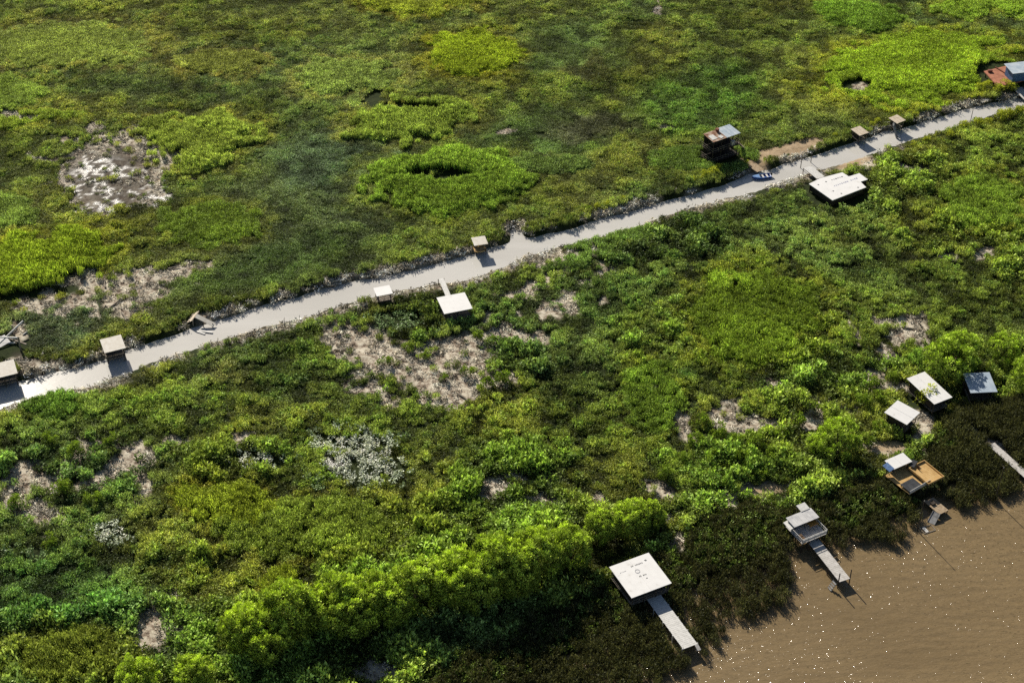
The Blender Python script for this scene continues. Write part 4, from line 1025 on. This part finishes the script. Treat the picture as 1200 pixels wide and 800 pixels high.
# ------------------------------------------------------------------ marsh vegetation (ground cover)
def candidates(st):
    xs = np.arange(-150, 150, st); ys = np.arange(112, 400, st)
    x, y = np.meshgrid(xs, ys); x = x.ravel() + rng.uniform(-.5, .5, x.size)*st*1.1; y = y.ravel() + rng.uniform(-.5, .5, y.size)*st*1.1
    px, py = P(x, y, 0.)
    k_ = (px > -90) & (px < 1290) & (py > -60) & (py < 900)
    return x[k_], y[k_], px[k_], py[k_]
def sample(A, x, y):
    return A[np.clip(np.searchsorted(gy, y), 0, len(gy)-1), np.clip(np.searchsorted(gx, x), 0, len(gx)-1)]
def zone_fields(x, y, px, py):
    f = {}
    wx = (fbm(x/6, y/6, 131, 4)-.5)*40 + (fbm(x/20, y/20, 132, 2)-.5)*np.where(py < 430, 46, 100); wy = (fbm(x/6, y/6, 147, 4)-.5)*26 + (fbm(x/22, y/22, 148, 2)-.5)*np.where(py < 430, 18, 52)
    vx = (fbm(x/6, y/6, 131, 4)-.5)*46; vy = (fbm(x/6, y/6, 147, 4)-.5)*30
    reed = np.zeros(x.shape); rh = np.ones(x.shape); rt = np.zeros((len(x), 3)); near = np.zeros(x.shape); nt = np.zeros((len(x), 3)); nv = np.full(x.shape, -9.)
    for cx, cy, rx, ry, an, h, t_ in REED:
        q_ = min(1., rx/60.); v = ell(px+wx*q_, py+wy*q_, cx, cy, rx, ry, an) + (fbm(x/1.9, y/1.9, 158, 2)-.5)*.55; k_ = v > reed
        near = np.maximum(near, np.where(v > -.5, v + .5, 0)); nt[(v > -.5) & (v > nv)] = t_; nv = np.maximum(nv, v)
        rh = np.where(k_ & (v > 0), h, rh); rt[k_ & (v > 0)] = t_
        reed = np.maximum(reed, np.where(v > 0, v, 0))
    hole = np.zeros(x.shape, bool)
    for e in HOLES: hole |= ell(px+wx*.35, py+wy*.15, *e) > 0
    f['reed'] = np.where(hole, 0, reed); f['hole'] = hole; f['rh'] = rh; f['rt'] = rt
    south = smooth(-20, 30, py - (478 - px*.29))
    base = np.empty((len(x), 3))
    n1_ = fbm(x/16, y/16, 201, 4)[:, None]; n2_ = fbm(x/5, y/5, 222, 3)[:, None]; n3_ = fbm(x/30+9, y/30, 240, 3)[:, None]
    cn = np.array([.062, .092, .020]); cs2 = np.array([.066, .102, .019])
    base[:] = cn*(1-south[:, None]) + cs2*south[:, None]
    yel = smooth(.46, .66, n1_[:, 0])[:, None]; base = base*(1-yel*.42) + np.array([.096, .116, .022])*yel*.42
    blu = smooth(.52, .70, n3_[:, 0])[:, None]; base = base*(1-blu*.4) + np.array([.045, .082, .032])*blu*.4
    base *= (.70 + .60*n2_)
    for cx, cy, rx, ry, an, t_ in DARK:
        v = smooth(-.2, .5, ell(px+vx*1.3, py+vy*1.3, cx, cy, rx, ry, an))[:, None]; base = base*(1-v*.75) + np.array(t_)*v*.75*(.75+.5*n2_)
    dk_ = smooth(.55, .72, fbm(x/10, y/10, 260, 3))[:, None]; base = base*(1-dk_*.35)
    nb_ = smooth(0, .5, near)[:, None]*.72; base = base*(1-nb_) + nt*nb_*.75
    f['base'] = base; f['south'] = south
    sv = np.full(x.shape, -1.0)
    for e in SILV: sv = np.maximum(sv, ell(px+vx*.8, py+vy*.8, *e))
    f['silv'] = sv
    f['low'] = np.zeros(x.shape)
    for cx, cy, rx, ry, an, t_ in DARK[:5]: f['low'] = np.maximum(f['low'], smooth(-.1, .4, ell(px+vx, py+vy, cx, cy, rx, ry, an)))
    f['wet'] = sample(wet, x, y); f['mud'] = smooth(-.18, .14, mudmap(px, py, x, y)); f['sand'] = sample(sand, x, y)
    f['land'] = sample(land, x, y); f['canal_d'] = -sample(sd_c, x, y)
    f['rr'] = sdf(RREED, x, y)
    lf = np.full(x.shape, -1.0)
    for e in LEAFY: lf = np.maximum(lf, ell(px+vx, py+vy, *e))
    f['leafy'] = lf
    clear = np.zeros(x.shape, bool)
    for cx, cy, r in CLEAR: clear |= (x-cx)**2 + (y-cy)**2 < r*r
    f['clear'] = clear
    return f
def mkrot(n, tilt=.12): return np.stack([rng.normal(0, tilt, n), rng.normal(0, tilt, n), rng.uniform(0, 6.283, n)], 1)
def col(x): return x[:, None]
def put(name, src, k_, x, y, sc, scz, tint, nvar, label, cat, tilt=.12, zoff=0.0):
    xx, yy = x[k_], y[k_]; n = len(xx)
    pos = np.stack([xx, yy, np.maximum(gz_arr(xx, yy), -.25)+zoff], 1)
    scl = np.stack([sc[k_], sc[k_], scz[k_]], 1)
    o = scatter(name, src, pos, mkrot(n, tilt), scl, np.clip(tint[k_], 0, 1), nvar); tag(o, label, cat)
    print('scatter', name, n)

x, y, px, py = candidates(.64)
so_ = py > 478 - px*.29
k_ = ~so_ | (rng.random(len(x)) < .68)
x, y, px, py = x[k_], y[k_], px[k_], py[k_]
f = zone_fields(x, y, px, py)
u = rng.random(len(x))
patch = fbm(x/2.6, y/2.6, 300, 3)                 # clumpy relief in the cover
relief = fbm(x/6.5, y/6.5, 320, 3)
inrr = f['rr'] > -.3
onland = f['land'] > .25
bankz = smooth(3.2, .6, f['canal_d'])*(f['canal_d'] < 6)
bankp = .6*bankz*sample(bankn, x, y)
herb = onland & (f['canal_d'] > .7 + 1.1*(f['south'] > .5)) & ~inrr & ~f['clear'] & (u > f['mud']*.95) & (u > f['sand']*1.2) & (f['reed'] < .02 + .10*rng.random(len(x))) & (u > bankp*1.9) & (f['silv'] < (fbm(x/1.7, y/1.7, 380, 2) - .42)*1.6 + rng.uniform(0, .35, len(x)))
herb &= ~(f['hole'] & (rng.random(len(x)) < .96))
sc = np.where(f['south'] > .5, .70 + .60*patch, .80 + .25*patch)*(.66 + .52*f['south'])*(1 - .25*f['low'])
sc = sc*(1-.35*bankz)
hz = (.30 + 1.1*patch*patch*1.6)*(.65 + .9*relief)*(1 + .35*f['south'])*(1 - .42*f['low'])*(1-.60*bankz*(f['south'] > .5))
fine = smooth(.40, .54, fbm(x/15, y/12, 350, 3))*(f['south'] > .5)
sc = sc*(1.08 - .42*fine); hz = hz*(1.1 - .5*fine)
hz = np.clip(hz, .25, 2.4)*np.where(f['south'] > .5, 1.12, .52)*np.where((f['canal_d'] < 3) & (f['south'] < .5), 1.7, 1)
tint = f['base']*(.8 + .4*rng.random((len(x), 1)))*np.where(col(f['south']) > .5, .25+1.5*col(smooth(.2, .75, patch)), .46+1.08*col(smooth(.2, .75, patch)))  # taller clumps tinted brighter, low gaps darker: crevice shade painted into the tint
sb_ = (f['south'] > .5)*smooth(3.0, 1.0, f['canal_d'])*(f['canal_d'] < 4)
tint = tint*(1-col(sb_)*.6) + np.array([.10, .115, .03])*col(sb_)*.6
herb_t = tint*np.where(f['south'] > .5, 3.8, 4.2)[:, None]*np.where(f['south'] > .5, 1.0, .94)[:, None]*np.array([1.06, .99, 1.15])
gr = herb & (rng.random(len(x)) < np.where(f['south'] > .5, .12 + .55*fine, .50 + .25*f['low'] + .3*smooth(.5, .6, fbm(x/9, y/6, 370, 3))))
herb &= ~gr
put('marsh_grass', 'reed', gr, x, y, .65+.35*rng.random(len(x)), np.clip(hz*1.15, .4, 1.3), herb_t*np.array([1.12, 1.0, 1.1]), 5, 'fine grass growing between the marsh plants on both banks', 'grass', .10)
put('marsh_herbs', 'herb', herb, x, y, sc, hz, herb_t, 7, 'dense low green marsh plants covering both banks in clumps', 'ground cover')
reed = onland & ~inrr & ~f['clear'] & (f['reed'] >= .02) & (u > f['mud']*.95) & (f['canal_d'] > .8)
rs = np.full(len(x), .70) + .2*rng.random(len(x))
rz_ = f['rh']*np.where(f['south'] > .5, 1.0, .72)*(.55 + .45*smooth(0, .35, f['reed']))*(.65 + .6*relief)*(.9 + .2*rng.random(len(x)))
put('reed_beds', 'reed', reed, x, y, rs, rz_, f['rt']*np.where(f['south'] > .5, .95, .98)[:, None]*np.array([3.9, 4.1, 5.2])*(.7 + .6*rng.random((len(x), 1)))*(.55 + .9*col(relief))*(.75+.5*col(patch)), 5, 'yellow green reed beds growing in soft edged patches', 'reeds', .06)
silv = onland & ~inrr & ~f['clear'] & (f['silv'] > (fbm(x/1.7, y/1.7, 380, 2) - .42)*1.6 + rng.uniform(-.1, .2, len(x))) & (u > f['mud']*.9) & (u < .52)
tb = np.tile(np.array([.20, .29, .12]), (len(x), 1)); core = smooth(.0, .5, np.maximum.reduce([ell(px, py, 420, 540, 80, 46, 10), ell(px, py, 290, 545, 60, 16), ell(px, py, 135, 628, 36, 18)]))[:, None]
tb = tb*(1-core)*1.25 + np.array([.86, .92, .76])*core
put('broadleaf_plants', 'broad', silv, x, y, .5+.3*patch, .8+.5*relief, tb*(.75 + .5*rng.random((len(x), 1))), 5, 'pale silvery green broadleaf plants in scattered patches', 'plants')
lit = onland & (f['wet'] < .3) & (sample(damp, x, y) < rng.random(len(x))) & ~f['clear'] & (((f['mud'] > .25) & (u < .26)) | ((rng.random(len(x)) < bankp*2.4))) & (f['sand'] < .5)
put('dry_stalk_litter', 'litter', lit, x, y, .6+.6*patch, (.6+1.2*rng.random(len(x)))*(1+.5*bankz), np.array([.74, .67, .55])*(.08 + 1.4*rng.random((len(x), 1)))*(1+.35*col(bankz)), 5, 'pale dry reed stalks and debris on mud and banks', 'debris', .1)
x2, y2, px2, py2 = candidates(.55)
k_ = sdf(RREED, x2, y2) > -1.2
x2, y2, px2, py2 = x2[k_], y2[k_], px2[k_], py2[k_]
f2 = zone_fields(x2, y2, px2, py2)
nz = fbm(x2/4, y2/4, 410, 3); edge = (fbm(x2/3, y2/3, 420, 3)-.5)*3
inz = (f2['rr'] + edge*.12 + rng.normal(0, .55, len(x2)) > .2) & ~f2['clear'] & (f2['mud'] < .6)
leafy = inz & (f2['leafy'] > rng.uniform(-.15, .2, len(x2))) & (rng.random(len(x2)) < .7) & (f2['land'] > -.5)
dens = np.where(f2['land'] > 0, .85, .34 + .34*smooth(.40, .62, nz))
put('river_reeds', 'river', inz & ~leafy & (rng.random(len(x2)) < dens), x2, y2, np.full(len(x2), .8), (1.3+.9*nz), np.array([.105, .112, .048])*(.4+1.1*rng.random((len(x2), 1)))*(.6+.8*col(nz)), 5, 'dark brownish reeds fringing the river', 'reeds', .12)
put('swamp_shrubs', 'rleaf', leafy, x2, y2, .6+.4*nz, .8+.8*nz, np.array([.13, .185, .045])*(.3+1.4*rng.random((len(x2), 1))), 4, 'dark olive leafy plants behind the river reeds', 'plants')

# ------------------------------------------------------------------ sun, sky, camera
w = bpy.data.worlds.new('World'); S.world = w; w.use_nodes = True
N = w.node_tree.nodes; L = w.node_tree.links
sky = N.new('ShaderNodeTexSky'); sky.sky_type = 'NISHITA'; sky.sun_disc = False
sky.sun_elevation = SUN_EL; sky.sun_rotation = SUN_AZ; sky.air_density = 1.0; sky.dust_density = 1.0
bg = N['Background']; bg.inputs['Strength'].default_value = .05
L.new(sky.outputs[0], bg.inputs['Color'])
sl = bpy.data.lights.new('sun', 'SUN'); sl.energy = 5.0; sl.angle = R(.5); sl.color = (1, .925, .80)
so = bpy.data.objects.new('sun', sl); COL.objects.link(so)
sd_ = Vector((math.sin(SUN_AZ)*math.cos(SUN_EL), math.cos(SUN_AZ)*math.cos(SUN_EL), math.sin(SUN_EL)))
so.rotation_euler = sd_.to_track_quat('Z', 'Y').to_euler(); so.location = (0, 200, 120)
cam = bpy.data.cameras.new('camera'); co = bpy.data.objects.new('camera', cam); COL.objects.link(co)
co.location = (0, 0, H); co.rotation_euler = (math.pi/2 - DEP, 0, 0)
cam.sensor_fit = 'HORIZONTAL'; cam.sensor_width = 36; cam.lens = 18/TH; cam.clip_end = 20000; cam.clip_start = 1
S.camera = co
S.cycles.max_bounces = 4; S.cycles.diffuse_bounces = 1; S.cycles.transmission_bounces = 2; S.cycles.glossy_bounces = 2
S.cycles.use_denoising = False
S.render.resolution_x, S.render.resolution_y = 1024, 682
S.view_settings.view_transform = 'Standard'; S.view_settings.look = 'None'; S.view_settings.exposure = 0
